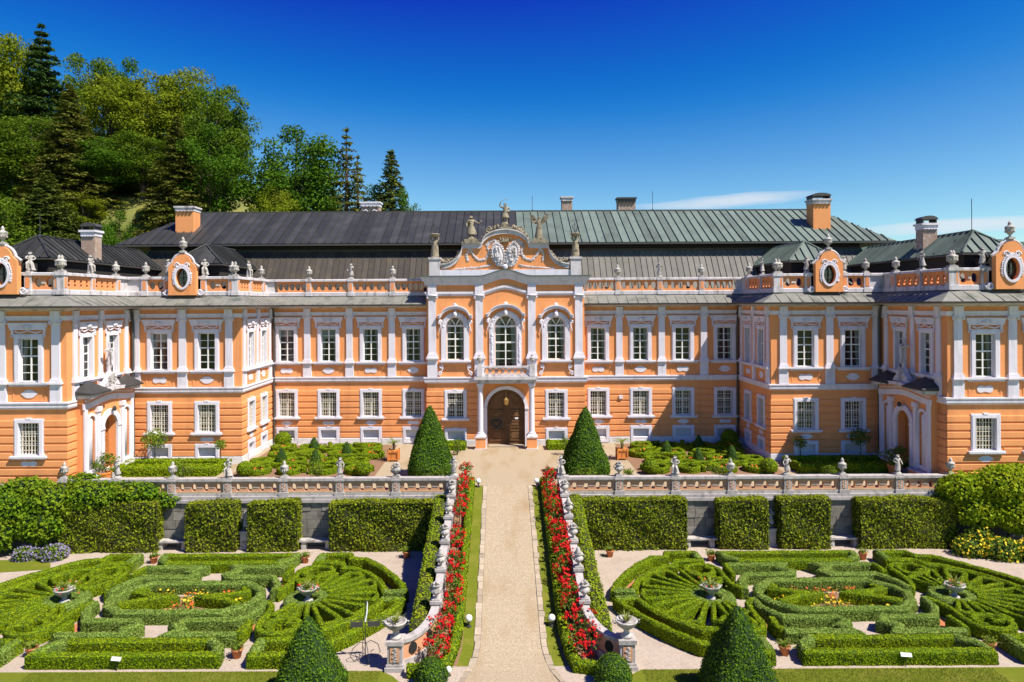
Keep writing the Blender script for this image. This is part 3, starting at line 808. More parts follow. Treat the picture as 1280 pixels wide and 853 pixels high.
# --- oval dormers rising from the pavilion parapets
def dormer(x, y):
    W = T(x, y, 0)
    out = [(-0.80, 9.80), (0.80, 9.80), (0.80, 11.45), (0.62, 11.62)] + arc(0, 11.55, 0.55, 0.62, 15, 165, 10) + [(-0.62, 11.62), (-0.80, 11.45)]
    oval = arc(0, 10.80, 0.36, 0.56, 0, 345, 23)
    d = MB().plate(out, [oval], -0.06, 0.24).build('dormer', 'orange', PAL, W)
    MB().plate(arc(0, 10.80, 0.47, 0.68, 0, 345, 23), [arc(0, 10.80, 0.355, 0.555, 0, 345, 23)], -0.12, -0.061).build('oval_frame', 'white', d)
    mb = MB()
    for k in range(40):
        a = 2 * PI * k / 40
        if math.sin(a) > -0.55: mb.blob((0.53 * math.cos(a), -0.075, 10.80 + 0.74 * math.sin(a)), (random.uniform(.04, .09), 0.03, random.uniform(.04, .09)), 6, 4, 0.7)
    for s in (-1, 1):
        mb.tube(scroll(s * 0.27, 11.52, 0.17, 1.2, 0, s, -0.07), 0.04, 5)
        mb.tube(scroll(s * 0.98, 9.98, 0.20, 1.2, PI, -s, 0.12), 0.06, 6)
    mb.build('ornament', 'white', d)
    MB().tube([(p[0], 0.09, p[1]) for p in [(0.93, 11.45), (0.74, 11.60)] + arc(0, 11.56, 0.66, 0.66, 10, 170, 12) + [(-0.74, 11.60), (-0.93, 11.45)]], 0.085, 6).build('coping', 'white_old', d)
    MB().box(-0.02, 0.02, 0.10, 0.13, 10.26, 11.34).box(-0.355, 0.355, 0.10, 0.13, 10.78, 10.82).box(-0.3, 0.3, 0.10, 0.13, 10.5, 10.53).box(-0.3, 0.3, 0.10, 0.13, 11.06, 11.09).build('glazing_bar', 'iron', d)
    MB().add([(-0.4, 0.15, 10.2), (0.4, 0.15, 10.2), (0.4, 0.15, 11.4), (-0.4, 0.15, 11.4)], [(0, 1, 2, 3)]).build('pane', 'glass', d)
    MB().box(-0.42, 0.42, 0.17, 0.26, 10.18, 11.42).build('attic_dark_backing', 'black', d)  # black slab behind the pane, painting the dark of the attic
    MB().box(-0.79, 0.79, 0.70, 1.45, 9.85, 11.4).build('dormer_back', 'tar', d)
    FINIALS.append((Vector((x, y + 0.09, 12.27)), 0, 'urn_top'))
for s in (-1, 1):
    dormer(s * 18.80, 39.7); dormer(s * 25.0, 33.8)

# --- roofs
def clip_poly(poly, s0, s1):
    def half(P, c, sign):
        out = []
        for i in range(len(P)):
            a, b = P[i], P[(i + 1) % len(P)]
            da, db = sign * (a[0] - c), sign * (b[0] - c)
            if da >= 0: out.append(a)
            if (da >= 0) != (db >= 0):
                t = da / (da - db); out.append((a[0] + t * (b[0] - a[0]), a[1] + t * (b[1] - a[1])))
        return out
    return half(half(poly, s0, 1), s1, -1)
def roof_face(roof, pts, w, material, seam=0.085, name='roof_panel'):
    """a planar roof slope, first edge the eave, laid in separate standing-seam trays"""
    pts = [Vector(p) for p in pts]
    s = (pts[1] - pts[0]).normalized()
    n = s.cross(pts[-1] - pts[0])
    if n.length < 1e-6: n = s.cross(pts[2] - pts[0])
    n.normalize()
    if n.z < 0: n = -n
    t = n.cross(s)
    if t.z < 0: t = -t
    flat = [((p - pts[0]).dot(s), (p - pts[0]).dot(t)) for p in pts]
    lo, hi = min(p[0] for p in flat), max(p[0] for p in flat)
    k = max(1, round((hi - lo) / w)); w = (hi - lo) / k
    for i in range(k):
        P = clip_poly(flat, lo + i * w, lo + (i + 1) * w)
        if len(P) < 3: continue
        g = lambda p, h: tuple(pts[0] + s * p[0] + t * p[1] + n * h)
        mb = MB(); m = len(P)
        mb.add([g(p, 0) for p in P] + [g(p, -0.04) for p in P], [tuple(range(m)), tuple(range(2 * m - 1, m - 1, -1))] + [(j, j + m, (j + 1) % m + m, (j + 1) % m) for j in range(m)])
        s0 = lo + i * w + 0.001
        ts = [p[1] for p in P if p[0] < s0 + 0.01]
        if len(ts) >= 2 and max(ts) - min(ts) > 0.1:
            a, b = min(ts), max(ts)
            q = [g((s0 + du, tt), h) for h in (0.0, seam) for du, tt in ((0, a), (0.035, a), (0.035, b), (0, b))]
            mb.add(q, [(4, 5, 6, 7), (0, 1, 5, 4), (1, 2, 6, 5), (2, 3, 7, 6), (3, 0, 4, 7)])
        mid = sum((Vector(g(p, 0)) for p in P), Vector()) / m
        mb.build(name, material(mid) if callable(material) else material, roof)
def roof_root(name, mb, material):
    return mb.build(name, material, PAL)
two = lambda v: 'roof_dark' if v.x < 0.85 else 'roof_green'
two_m = lambda v: 'mansard_dark' if v.x < 0.85 else 'mansard_grey'
EZ, RZ = 13.45, 16.3
upper = roof_root('upper_roof', MB().box(-23.6, 24.0, 52.42, 52.58, RZ - 0.05, RZ + 0.07), 'gutter')
roof_face(upper, [(-27, 47.3, EZ), (27.1, 47.3, EZ), (24, 52.5, RZ), (-23.6, 52.5, RZ)], 0.56, two)
roof_face(upper, [(27.1, 57.7, EZ), (-27, 57.7, EZ), (-23.6, 52.5, RZ), (24, 52.5, RZ)], 1.7, two)
roof_face(upper, [(-27, 57.7, EZ), (-27, 47.3, EZ), (-23.6, 52.5, RZ)], 0.8, two)
roof_face(upper, [(27.1, 47.3, EZ), (27.1, 57.7, EZ), (24, 52.5, RZ)], 0.8, two)
MB().box(-26.97, 27.07, 47.24, 47.32, EZ - 0.16, EZ - 0.05).build('fascia', 'gutter', upper)
MB().box(-26.9, 27.0, 47.35, 57.6, EZ - 0.13, EZ - 0.06).build('soffit', 'tar', upper)
lower = roof_root('mansard', MB().box(-24.9, 24.9, 47.95, 57, 12.6, 13.31), 'tar')
roof_face(lower, [(-26.6, 45.9, 10.0), (26.6, 45.9, 10.0), (25.0, 47.9, 12.95), (-25.0, 47.9, 12.95)], 0.41, two_m, 0.05)
roof_face(lower, [(-26.6, 59, 10.0), (-26.6, 45.9, 10.0), (-25.0, 47.9, 12.95), (-25.0, 57.0, 12.95)], 0.8, two_m, 0.05)
roof_face(lower, [(26.6, 45.9, 10.0), (26.6, 59, 10.0), (25.0, 57.0, 12.95), (25.0, 47.9, 12.95)], 0.8, two_m, 0.05)
MB().box(-24.98, 24.98, 47.86, 47.94, 12.90, 13.05).build('batten', 'mansard_dark', lower)
# roof decks behind the parapets and the body of the house, so that no light falls through
MB().box(-28.0, -15.95, 40.35, 58, 9.72, 9.84).box(-28.0, -22.35, 34.45, 40.34, 9.72, 9.84).box(-27, -5.3, 45.62, 46.3, 9.73, 9.845).build('roof_deck', 'apron', PAL)
MB().box(15.95, 28.0, 40.35, 58, 9.72, 9.84).box(22.35, 28.0, 34.45, 40.34, 9.72, 9.84).box(5.3, 27, 45.62, 46.3, 9.73, 9.845).build('roof_deck', 'apron', PAL)
MB().box(-28, 28, 58.0, 58.4, 0, 9.9).build('rear_wall', 'orange', PAL)

def pavilion(x0, x1, y0, y1, material, mm):
    xc = (x0 + x1) / 2; h = 11.74; rz = 12.97; d = (x1 - x0) / 2 - 0.15
    r = roof_root('pavilion_roof', MB().box(x0 + 0.2, x1 - 0.2, y0 + 0.2, y1, 9.85, h - 0.02), 'tar')
    roof_face(r, [(x0, y0, h), (x1, y0, h), (xc, y0 + d, rz)], 0.5, material)
    roof_face(r, [(x1, y0, h), (x1, y1, h), (xc, y1, rz), (xc, y0 + d, rz)], 0.5, material)
    roof_face(r, [(x0, y1, h), (x0, y0, h), (xc, y0 + d, rz), (xc, y1, rz)], 0.5, material)
    MB().tube([(x0, y0, h + 0.03), (xc, y0 + d, rz + 0.04)], 0.055, 6).tube([(x1, y0, h + 0.03), (xc, y0 + d, rz + 0.04)], 0.055, 6).tube([(xc, y0 + d, rz + 0.04), (xc, y1, rz + 0.04)], 0.055, 6).build('ridge_cap', material, r)
    MB().box(x0 - 0.03, x1 + 0.03, y0 - 0.03, y1, h - 0.13, h - 0.045).build('fascia', 'gutter', r)
    roof_face(r, [(x0 - 0.75, y0 - 0.55, 10.15), (x1 + 0.75, y0 - 0.55, 10.15), (x1 - 0.15, y0 + 0.18, 10.85), (x0 + 0.15, y0 + 0.18, 10.85)], 0.45, mm, 0.05)
    roof_face(r, [(x1 + 0.75, y0 - 0.55, 10.15), (x1 + 0.75, y1, 10.15), (x1 - 0.15, y1, 10.85), (x1 - 0.15, y0 + 0.18, 10.85)], 0.45, mm, 0.05)
    roof_face(r, [(x0 - 0.75, y1, 10.15), (x0 - 0.75, y0 - 0.55, 10.15), (x0 + 0.15, y0 + 0.18, 10.85), (x0 + 0.15, y1, 10.85)], 0.45, mm, 0.05)
pavilion(-20.2, -17.1, 41.15, 47.2, 'roof_dark', 'mansard_dark')
pavilion(17.1, 20.2, 41.15, 47.2, 'roof_green', 'mansard_grey')
pavilion(-26.7, -23.6, 35.3, 47.2, 'roof_dark', 'mansard_dark')
pavilion(23.6, 26.7, 35.3, 47.2, 'roof_green', 'mansard_grey')

def chimney(x, y, zb, zt, w, d, material, collar='white_old', cowl=False, rings=False):
    c = MB().box(x - w / 2, x + w / 2, y - d / 2, y + d / 2, zb, zt - 0.35).build('chimney', material, PAL)
    m = MB().box(x - w / 2 - 0.03, x + w / 2 + 0.03, y - d / 2 - 0.03, y + d / 2 + 0.03, zt - 0.3495, zt - 0.12).box(x - w / 2 - 0.1, x + w / 2 + 0.1, y - d / 2 - 0.1, y + d / 2 + 0.1, zt - 0.1195, zt)
    for i in range(5):
        xx = x - w / 2 + w * (i + 0.5) / 5
        m.lathe([(w / 10, -0.02), (w / 10, 0.02)], (xx, y - d / 2 - 0.02, zt - 0.35), 8)
    m.build('cap', collar, c)
    if rings:
        for s in (-1, 1): MB().tube([(x + s * w * 0.24 + 0.16 * math.cos(a), y - d / 2 - 0.03, (zb + zt) / 2 + 0.16 * math.sin(a)) for a in [2 * PI * i / 12 for i in range(12)]], 0.05, 5, closed=True).build('ring', 'white', c)
    if cowl:
        MB().plate([(-w / 2 - 0.08, 0)] + arc(0, 0.0, w / 2 + 0.08, 0.22, 0, 180, 8), (), y - d / 2, y + d / 2).build('cowl', 'gutter', c, T(x, 0, zt + 0.22))
        MB().box(x - w / 2, x - w / 2 + 0.06, y - d / 2 + .02, y + d / 2 - .02, zt, zt + 0.3).box(x + w / 2 - 0.06, x + w / 2, y - d / 2 + .02, y + d / 2 - .02, zt, zt + 0.3).build('cowl_leg', 'iron', c)
    return c
chimney(-23.05, 49.7, 13.6, 16.35, 1.3, 1.1, 'orange')
chimney(-10.45, 53.6, 15.6, 17.2, 1.45, 0.9, 'brick_old', 'white', rings=True)
chimney(4.9, 53.6, 15.6, 17.55, 0.8, 0.8, 'brick_old')
chimney(9.55, 53.6, 15.6, 17.45, 1.35, 0.8, 'brick_old', 'gutter')
chimney(22.85, 49.7, 13.6, 16.65, 1.25, 1.1, 'orange', 'white_old', cowl=True)
chimney(-24.2, 39.9, 11.9, 13.6, 0.78, 0.7, 'brick_old', 'white', cowl=True)
chimney(24.6, 39.9, 11.9, 13.75, 0.82, 0.7, 'brick_old', 'white', cowl=True)
for x, y, z, h in ((2.15, 52.5, 16.3, 1.2), (11.4, 52.5, 16.3, 1.5), (25.15, 36.85, 12.95, 1.8), (-25.15, 36.85, 12.95, 1.3)):
    MB().tube([(x, y, z), (x, y, z + h)], 0.018, 5).blob((x, y, z + 0.08), 0.07).build('lightning_rod', 'iron', PAL)
for s in (-1, 1):
    MB().tube([(s * 15.25, 44.5, 9.1), (s * 15.25, 44.75, 8.8), (s * 15.24, 44.86, 8.5), (s * 15.24, 44.86, 0.2)], 0.07, 8).build('drainpipe', 'gutter', PAL)
    MB().tube([(s * 21.62, 39.2, 9.1), (s * 21.62, 39.45, 8.8), (s * 21.62, 39.55, 8.5), (s * 21.62, 39.55, 0.2)], 0.08, 8).build('drainpipe', 'gutter', PAL)

# --- central risalit
RY = 44.3
rw = 5.12
tallw = [(-3.27, 0.575, 5.57, 7.75, 0.575), (0.0, 0.72, 5.05, 7.70, 0.72), (3.27, 0.575, 5.57, 7.75, 0.575)]
def bump_z(u, rise=0.40, h=1.75):
    return rise * (0.5 + 0.5 * math.cos(PI * u / h)) if abs(u) < h else 0.0
def band(zlo, zhi, y0, y1, hwid, rise=0.40, hh=1.75):
    us = [-hwid, -hh] + [-hh + 2 * hh * i / 20 for i in range(1, 20)] + [hh, hwid]
    return MB().plate([(u, zlo + bump_z(u, rise, hh)) for u in us] + [(u, zhi + bump_z(u, rise, hh)) for u in us[::-1]], (), y0, y1)
CW = T(0, RY, 0)
holes = [arch_outline(h, a, b, r, 14, cx) for cx, h, a, b, r in tallw] + [arch_outline(1.22, 0.02, 2.45, 1.2, 16)]
gx = 3.27
holes += [rect(s * gx - hw2, s * gx + hw2, y0_, y1_) for s in (-1, 1)] + [rect(s * gx - 0.515, s * gx + 0.515, 0.2, 0.95) for s in (-1, 1)]
us = [-rw, -1.75] + [-1.75 + 3.5 * i / 16 for i in range(1, 16)] + [1.75, rw]
out = [(rw, 0.0)] + [(u, 11.0 + bump_z(u) - 0.02) for u in us[::-1]] + [(-rw, 0.0)]
MB().plate(out, holes, 0, WT).box(-rw, -rw + 0.3, WT, 1.6, 0, 11.0).box(rw - 0.3, rw, WT, 1.6, 0, 11.0).box(-rw + 0.31, rw - 0.31, WT + 0.3, 2.4, 9.9, 11.0).build('wall', 'orange', PAL, CW)
for s in (-1, 1):
    put('ground', 'window', CW @ T(s * gx, 0, 0)); put('basement', 'basement_window', CW @ T(s * gx, 0, 0))
    for a, b in COURSES:
        segs = [(1.70, 2.53), (4.01, rw + 0.03)]
        if b <= 1.82 and b > 1.6: segs = [(1.70, 2.35), (4.19, rw + 0.03)]
        for p, q in segs:
            p, q = sorted((s * p, s * q))
            MB().add(*course_block(p, q, a, b)).build('course', 'orange', PAL, CW)
    for u in (1.70, 4.75):
        put('pilaster', 'pilaster', CW @ T(s * u, 0, 0) @ Matrix.Translation((0, 0, -1.4)) @ Matrix.Diagonal((1.18, 1.3, 1.32, 1)), skip=('entablature_block',))
# plain runs of the risalit: plinth and string course with returns
rp = [(-rw, 45.0), (-rw, RY), (rw, RY), (rw, 45.0)]
for a, b in ((-rw, -1.5), (1.5, rw)):
    path = ([(-rw, 45.0), (-rw, RY), (b, RY)] if a < 0 else [(a, RY), (rw, RY), (rw, 45.0)])
    MB().sweep(path, [(-0.01, -0.3), (0.06, -0.3), (0.06, 0.38), (0.02, 0.42), (-0.01, 0.42)]).build('plinth', 'plinth', PAL)
    MB().sweep(path, [(-0.01, 4.06), (0.12, 4.10), (0.15, 4.20), (0.15, 4.38), (0.20, 4.40), (0.20, 4.47), (-0.01, 4.475)]).build('string_course', 'white', PAL)
band(9.74, 9.86, -0.06, 0.0, rw + 0.05).add(*(lambda m: (m.v, m.f))(band(9.861, 10.0, -0.11, 0.0, rw + 0.1))).build('architrave', 'white', PAL, CW)
for u in (-4.75, -1.70, 1.70, 4.75):
    MB().box(u - 0.27, u + 0.27, -0.18, -0.001, 9.735, 10.42 + bump_z(u)).build('entablature_block', 'white', PAL, CW)
cor = band(10.42, 10.55, -0.12, 0.0, rw + 0.12)
for z, h, p in ((10.551, 0.13, 0.17), (10.682, 0.16, 0.27), (10.843, 0.12, 0.36)):
    q = band(z, z + h, -p, 0.9, rw + p); cor.add(q.v, q.f)
cor.build('cornice', 'white', PAL, CW)
q = band(10.964, 11.03, -0.43, 1.0, rw + 0.42); q.build('cornice_roof', 'roof_green', PAL, CW)
# tall arched windows with rocaille hoods
def arched_window(cx, h, a, b, r, big):
    fw = 0.33
    w = MB().plate(arch_outline(h + fw, a - 0.02, b, r + fw, 18), [arch_outline(h, a - 0.0, b, r, 18)], -0.08, -0.001)
    o = w.build('window', 'white', PAL, CW @ T(cx, 0, 0))
    cs = MB(); f = 0.06; y = 0.14
    lows = [rect(-h + f, -0.04, a + f, a + (b - a) * 0.60), rect(0.04, h - f, a + f, a + (b - a) * 0.60), rect(-h + f, -0.04, a + (b - a) * 0.64, b - 0.03), rect(0.04, h - f, a + (b - a) * 0.64, b - 0.03)]
    fan = [[(0.0, b + 0.05)] + arc(0, b + 0.03, (h - f), (r - f), a0, a1, 4) for a0, a1 in ((8, 56), (64, 116), (124, 172))]
    fan = [[(p[0] + 0.02 * (1 if i == 0 else 0), p[1] + (0.02 if i == 0 else 0)) for i, p in enumerate(fn)] for fn in fan]
    cs.plate(arch_outline(h - 0.003, a + 0.003, b, r - 0.003, 18), lows + [fan[1]] + [[(0.10 * s + p[0] * 0.93, p[1]) for p in fn] for fn, s in ((fan[0], 0.4), (fan[2], -0.4))], y, y + 0.06)
    for lo, hi, k in ((a + f, a + (b - a) * 0.60, 3), (a + (b - a) * 0.64, b - 0.03, 2)):
        for i in range(1, k):
            z = lo + (hi - lo) * i / k
            cs.box(-h + f, h - f, y + 0.012, y + 0.045, z - 0.017, z + 0.017)
    cs.build('casement', 'window_paint', o)
    for L in lows: MB().add([(p[0], y + 0.03, p[1]) for p in L], [(0, 1, 2, 3)]).build('pane', 'glass', o)
    FN = arch_outline(h - f, b - 0.02, b, r - f, 12)
    MB().add([(p[0], y + 0.035, p[1]) for p in FN], [tuple(range(len(FN)))]).build('pane', 'glass', o)
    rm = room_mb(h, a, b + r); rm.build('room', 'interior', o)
    for s in (-1, 1): curtain_mb(h, a, b + 0.35, s).build('curtain', 'curtain', o)
    # hood: eyebrow cornice on consoles
    H = h + fw + 0.22; zt = b + r + fw + 0.10
    pts = [(-H, zt - 0.48), (-H + 0.18, zt - 0.46)] + arc(0, zt - 0.50, H - 0.22, 0.62, 165, 15, 12) + [(H - 0.18, zt - 0.46), (H, zt - 0.48)]
    hd = MB().plate([(p[0], p[1]) for p in pts[::-1]] + [(p[0], p[1] + 0.16) for p in pts], (), -0.30, -0.001)
    hd.plate([(p[0], p[1] + 0.161) for p in pts[::-1]] + [(p[0], p[1] + 0.23) for p in pts], (), -0.36, -0.001)
    hd.build('hood', 'white', o)
    for s in (-1, 1):
        m = MB()
        m.tube(scroll(s * (H - 0.13), zt - 0.72, 0.15, 1.2, PI / 2, s, -0.13), 0.05, 6)
        m.tube([(s * (H - 0.13), -0.12, zt - 0.55), (s * (H - 0.2), -0.14, zt - 0.95), (s * (H - 0.10), -0.12, zt - 1.25), (s * (H - 0.16), -0.1, zt - 1.5)], 0.055, 6, 0.03)
        m.build('console', 'white', o, smooth=True)
        m = MB().tube([(s * (0.10 + 0.5 * t), -0.1, zt + 0.30 - 0.26 * t * t + 0.02 * math.sin(9 * t)) for t in [i / 6 for i in range(7)]], 0.04, 5, 0.02)
        m.build('spray', 'white', o, smooth=True)
        if big:
            m = MB()
            for i in range(16): m.blob((s * (h + 0.17 + random.uniform(-.02, .02)), -0.09, a + 0.45 + 0.115 * i), (random.uniform(.05, .09), 0.04, 0.085), 6, 4, 0.7)
            m.build('festoon', 'white', o)
    m = MB()
    for i in range(30):
        t = PI * i / 29
        m.blob(((h + 0.20) * math.cos(t), -0.085, b + (r + 0.20) * math.sin(t)), (random.uniform(.06, .10), 0.035, random.uniform(.05, .09)), 6, 4, 0.7)
    m.build('ornament', 'white', o)
    m = MB().blob((0, -0.18, b + r + 0.18), (0.15, 0.12, 0.2), 7, 5, 0.4).blob((0.02, -0.15, b + r + 0.36), (0.1, 0.10, 0.14), 7, 5, 0.4)
    for s in (-1, 1):
        for i in range(3): m.blob((s * (0.12 + 0.13 * i), -0.06, zt - 0.12 - 0.05 * i * i), (0.09, 0.045, 0.05), 6, 4, 0.5)
    m.build('crest', 'white', o, smooth=True)
    MB().blob((0, -0.2, zt + 0.36), (0.14, 0.08, 0.14), 7, 5, 0.4).build('finial', 'white', o)
    if not big:
        MB().box(-1.03, 1.03, -0.24, -0.001, a - 0.12, a - 0.03).box(-0.95, 0.95, -0.15, -0.001, a - 0.2, a - 0.121).build('sill', 'white', o)
        m = MB()
        for s in (-1, 1):
            m.tube(scroll(s * 0.92, a - 0.42, 0.14, 1.3, PI / 2, s, -0.1), 0.045, 6); m.tube(scroll(s * 0.98, a - 0.85, 0.13, 1.3, -PI / 2, s, -0.1), 0.045, 6)
            m.tube([(s * 0.80, -0.1, a - 0.5), (s * 0.86, -0.1, a - 0.68), (s * 1.08, -0.1, a - 0.85)], 0.04, 6)
        m.build('bracket', 'white', o)
for i, (cx, h, a, b, r) in enumerate(tallw): arched_window(cx, h, a, b, r, i == 1)
# attic pediment
AT = T(0, RY + 0.05, 0)
half = [(0.0, 13.95)] + [(0 + 1.5 * math.sin(t), 13.10 + 0.85 * math.cos(t)) for t in [PI / 2 * i / 8 for i in range(1, 9)]] + [(1.62, 13.0), (2.80, 13.0)]
conc = [(2.80 + 1.36 * (1 - math.cos(t)), 12.95 - 1.25 * math.sin(t)) for t in [PI / 2 * i / 8 for i in range(9)]]
half += conc + [(4.24, 11.68), (4.24, 11.06)]
out = [(-x, z) for x, z in half[::-1]][:-1] + half
ped = MB().plate(out[::-1], (), 0.10, 0.55).build('pediment', 'orange', PAL, AT)
edge = [p for p in half if p[1] > 11.1 and p[0] < 4.2]
full = [(-x, z) for x, z in edge[::-1]][:-1] + edge
MB().plate([(x, z - 0.20) for x, z in full] + [(x * 1.0, z + 0.05) for x, z in full[::-1]], (), -0.06, 0.099).plate([(x, z + 0.051) for x, z in full] + [(x, z + 0.13) for x, z in full[::-1]], (), -0.14, 0.60).build('coping', 'white_old', ped)
MB().box(-4.235, 4.235, -0.05, 0.099, 11.031, 11.42).build('base_band', 'white', ped)
for s in (-1, 1):
    MB().box(s * 4.58 - 0.34, s * 4.58 + 0.34, -0.14, 0.56, 11.031, 12.10).box(s * 4.58 - 0.40, s * 4.58 + 0.40, -0.20, 0.62, 12.1005, 12.23).build('pedestal', 'white_old', ped)
    MB().box(s * 2.22 - 0.62, s * 2.22 + 0.62, -0.18, 0.62, 13.132, 13.22).box(s * 2.22 - 0.42, s * 2.22 + 0.42, -0.05, 0.5, 13.2205, 13.42).build('pedestal', 'stone_warm', ped)
MB().box(-0.45, 0.45, -0.12, 0.58, 14.08, 14.18).box(-0.26, 0.26, 0.0, 0.5, 14.18, 14.34).build('pedestal', 'stone_warm', ped)
for s in (-1, 1):                                        # the pair of oval shields
    sh = MB(); n = 18
    for k, (rr, yy) in enumerate(((1.0, -0.02), (0.94, -0.12), (0.80, -0.08), (0.55, -0.14), (0.01, -0.17))):
        for i in range(n):
            a = 2 * PI * i / n
            x, z = 0.42 * rr * math.cos(a), 0.72 * rr * math.sin(a)
            sh.v.append((s * (0.46 + x * 0.94 + z * 0.16), yy, 12.42 + z))
        if k:
            for i in range(n): sh.f.append(((k - 1) * n + i, (k - 1) * n + (i + 1) % n, k * n + (i + 1) % n, k * n + i))
    for i in range(26):
        a = 2 * PI * i / 26
        sh.blob((s * (0.46 + 0.42 * math.cos(a) + 0.115 * math.sin(a)), -0.05, 12.42 + 0.75 * math.sin(a)), (random.uniform(.05, .11), 0.05, random.uniform(.05, .11)), 6, 4, 0.8)
    for i in range(14): sh.blob((s * (0.46 + random.uniform(-.22, .22)), -0.15, 12.42 + random.uniform(-.45, .45)), (0.08, 0.05, 0.10), 6, 4, 0.6)
    sh.build('shield', 'white_old', ped)
    g = MB()
    for pts, r in (([(s * 0.9, 13.2), (s * 1.15, 12.9), (s * 1.05, 12.55), (s * 1.2, 12.2)], 0.09), ([(s * 1.3, 12.15), (s * 1.7, 12.05), (s * 2.05, 12.35), (s * 2.25, 12.75)], 0.09),
                   ([(s * 0.95, 11.72), (s * 1.5, 11.62), (s * 2.2, 11.56), (s * 3.2, 11.50)], 0.08), ([(s * 2.3, 12.8), (s * 2.5, 12.4), (s * 2.42, 12.0)], 0.08), ([(s * 0.45, 13.25), (s * 0.9, 13.35), (s * 1.25, 13.05)], 0.07)):
        for p in catmull([Vector((a, 0, b)) for a, b in pts], 5):
            g.blob((p.x + random.uniform(-.03, .03), 0.085, p.z + random.uniform(-.05, .05)), (r * random.uniform(.6, 1.3), 0.035, r * random.uniform(.5, 1.1)), 6, 4, 0.8)
        g.tube([(p[0], 0.085, p[1]) for p in pts], r * 0.5, 5)
    g.build('garland', 'white_old', ped)
    c = MB()
    for p in catmull([Vector((s * 1.45, 0.2, 13.45)), Vector((s * 1.1, 0.2, 13.85)), Vector((s * 0.75, 0.2, 14.05)), Vector((s * 0.5, .2, 14.2))], 5):
        c.blob((p.x, 0.2 + random.uniform(-.1, .1), p.z + random.uniform(-.03, .12)), (0.11, 0.14, 0.12), 6, 5, 0.6)
    c.tube(scroll(s * 1.1, 14.0, 0.24, 1.3, PI / 2, s, 0.2), 0.06, 6)
    for p in catmull([Vector((s * 3.0, 0.2, 12.5)), Vector((s * 3.3, 0.2, 12.05)), Vector((s * 3.8, 0.2, 11.92)), Vector((s * 4.1, .2, 11.95))], 6):
        c.blob((p.x, 0.2 + random.uniform(-.1, .1), p.z + random.uniform(-.03, .14)), (0.12, 0.14, 0.10), 6, 5, 0.6)
    c.build('rocaille', 'stone_warm', ped)
cr = MB().blob((0, -0.02, 13.28), (0.42, 0.12, 0.16), 9, 5, 0.3)
for i in range(5): cr.blob((-0.32 + 0.16 * i, -0.08, 13.42), (0.06, 0.06, 0.10), 6, 4)
cr.build('crown', 'stone_warm', ped)
MB().blob((0, -0.08, 11.62), (0.18, 0.09, 0.16), 8, 5, 0.2).build('keystone', 'white', ped)

# door, portal, balcony
door = MB().plate(arch_outline(1.20, 0.03, 2.45, 1.18, 16), (), 0.16, 0.24).build('door', 'door', PAL, CW)
for s in (-1, 1):
    lf = MB()
    for a, b in ((0.30, 1.02), (1.14, 1.62), (1.74, 2.30)):
        x0_, x1_ = sorted((s * 0.17, s * 1.06))
        lf.plate(rect(x0_, x1_, a, b), [rect(x0_ + 0.08, x1_ - 0.08, a + 0.08, b - 0.08)], 0.105, 0.159)
        lf.taper(x0_ + 0.16, x1_ - 0.16, 0.12, 0.158, a + 0.15, b - 0.15, 0.02, 0.0)
    pa = [(s * 0.17, 2.42), (s * 1.02, 2.42)] + [(s * 1.04 * math.cos(t), 2.45 + 1.0 * math.sin(t)) for t in [R(4 + 8 * i) for i in range(10)]]
    lf.plate(pa, (), 0.115, 0.159)
    lf.build('leaf_panel', 'door', door)
MB().box(-0.045, 0.045, 0.08, 0.159, 0.05, 3.6).build('cover_strip', 'door', door)
MB().blob((0.12, 0.07, 1.35), 0.045).build('handle', 'brass', door)
MB().box(0.58, 0.80, 0.096, 0.104, 1.70, 1.80).build('notice', 'white_metal', door)
MB().plate(arch_outline(1.44, 0.0, 2.45, 1.43, 18), [arch_outline(1.225, -0.01, 2.45, 1.205, 18)], -0.12, -0.001).box(-1.5, -1.225, -0.17, -0.121, 2.38, 2.5).box(1.225, 1.5, -0.17, -0.121, 2.38, 2.5).build('archivolt', 'white', PAL, CW)
steps = MB().box(-1.15, 1.15, -0.55, 0.15, -0.02, 0.07).build('doorstep', 'kerb', PAL, CW)
bal = MB().box(-2.0, 2.0, -1.35, -0.001, 4.42, 4.62).box(-1.9, 1.9, -1.22, -0.001, 4.27, 4.4195).box(-1.8, 1.8, -1.1, -0.001, 4.15, 4.2695)
balc = bal.build('balcony', 'white_old', PAL, CW)
MB().box(-1.8, 1.8, -1.32, -1.06, 5.16, 5.27).box(-1.8, 1.8, -1.28, -1.10, 4.621, 4.70).build('rail', 'white_old', balc)
for s in (-1, 1): MB().box(s * 1.66 - 0.16, s * 1.66 + 0.16, -1.36, -1.02, 4.6215, 5.36).box(s * 1.68 - 0.1, s * 1.68 + 0.1, -1.0, -0.05, 5.10, 5.25).build('post', 'white_old', balc)
for i in range(7):
    x = -1.2 + 0.4 * i
    MB().tube([(x + 0.15 * math.cos(a), -1.19, 4.93 + 0.20 * math.sin(a)) for a in [2 * PI * k / 14 for k in range(14)]], 0.045, 6, closed=True).blob((x + 0.2, -1.19, 4.93), (0.05, 0.05, 0.09)).build('ring', 'white_old', balc)
MB().tube([(0, -0.95, 4.14), (0, -0.95, 3.2)], 0.012, 4).lathe([(0.05, 0.0), (0.13, 0.05), (0.17, 0.36), (0.12, 0.42), (0.03, 0.5)], (0, -0.95, 2.75), 6).build('lantern', 'brass', balc)
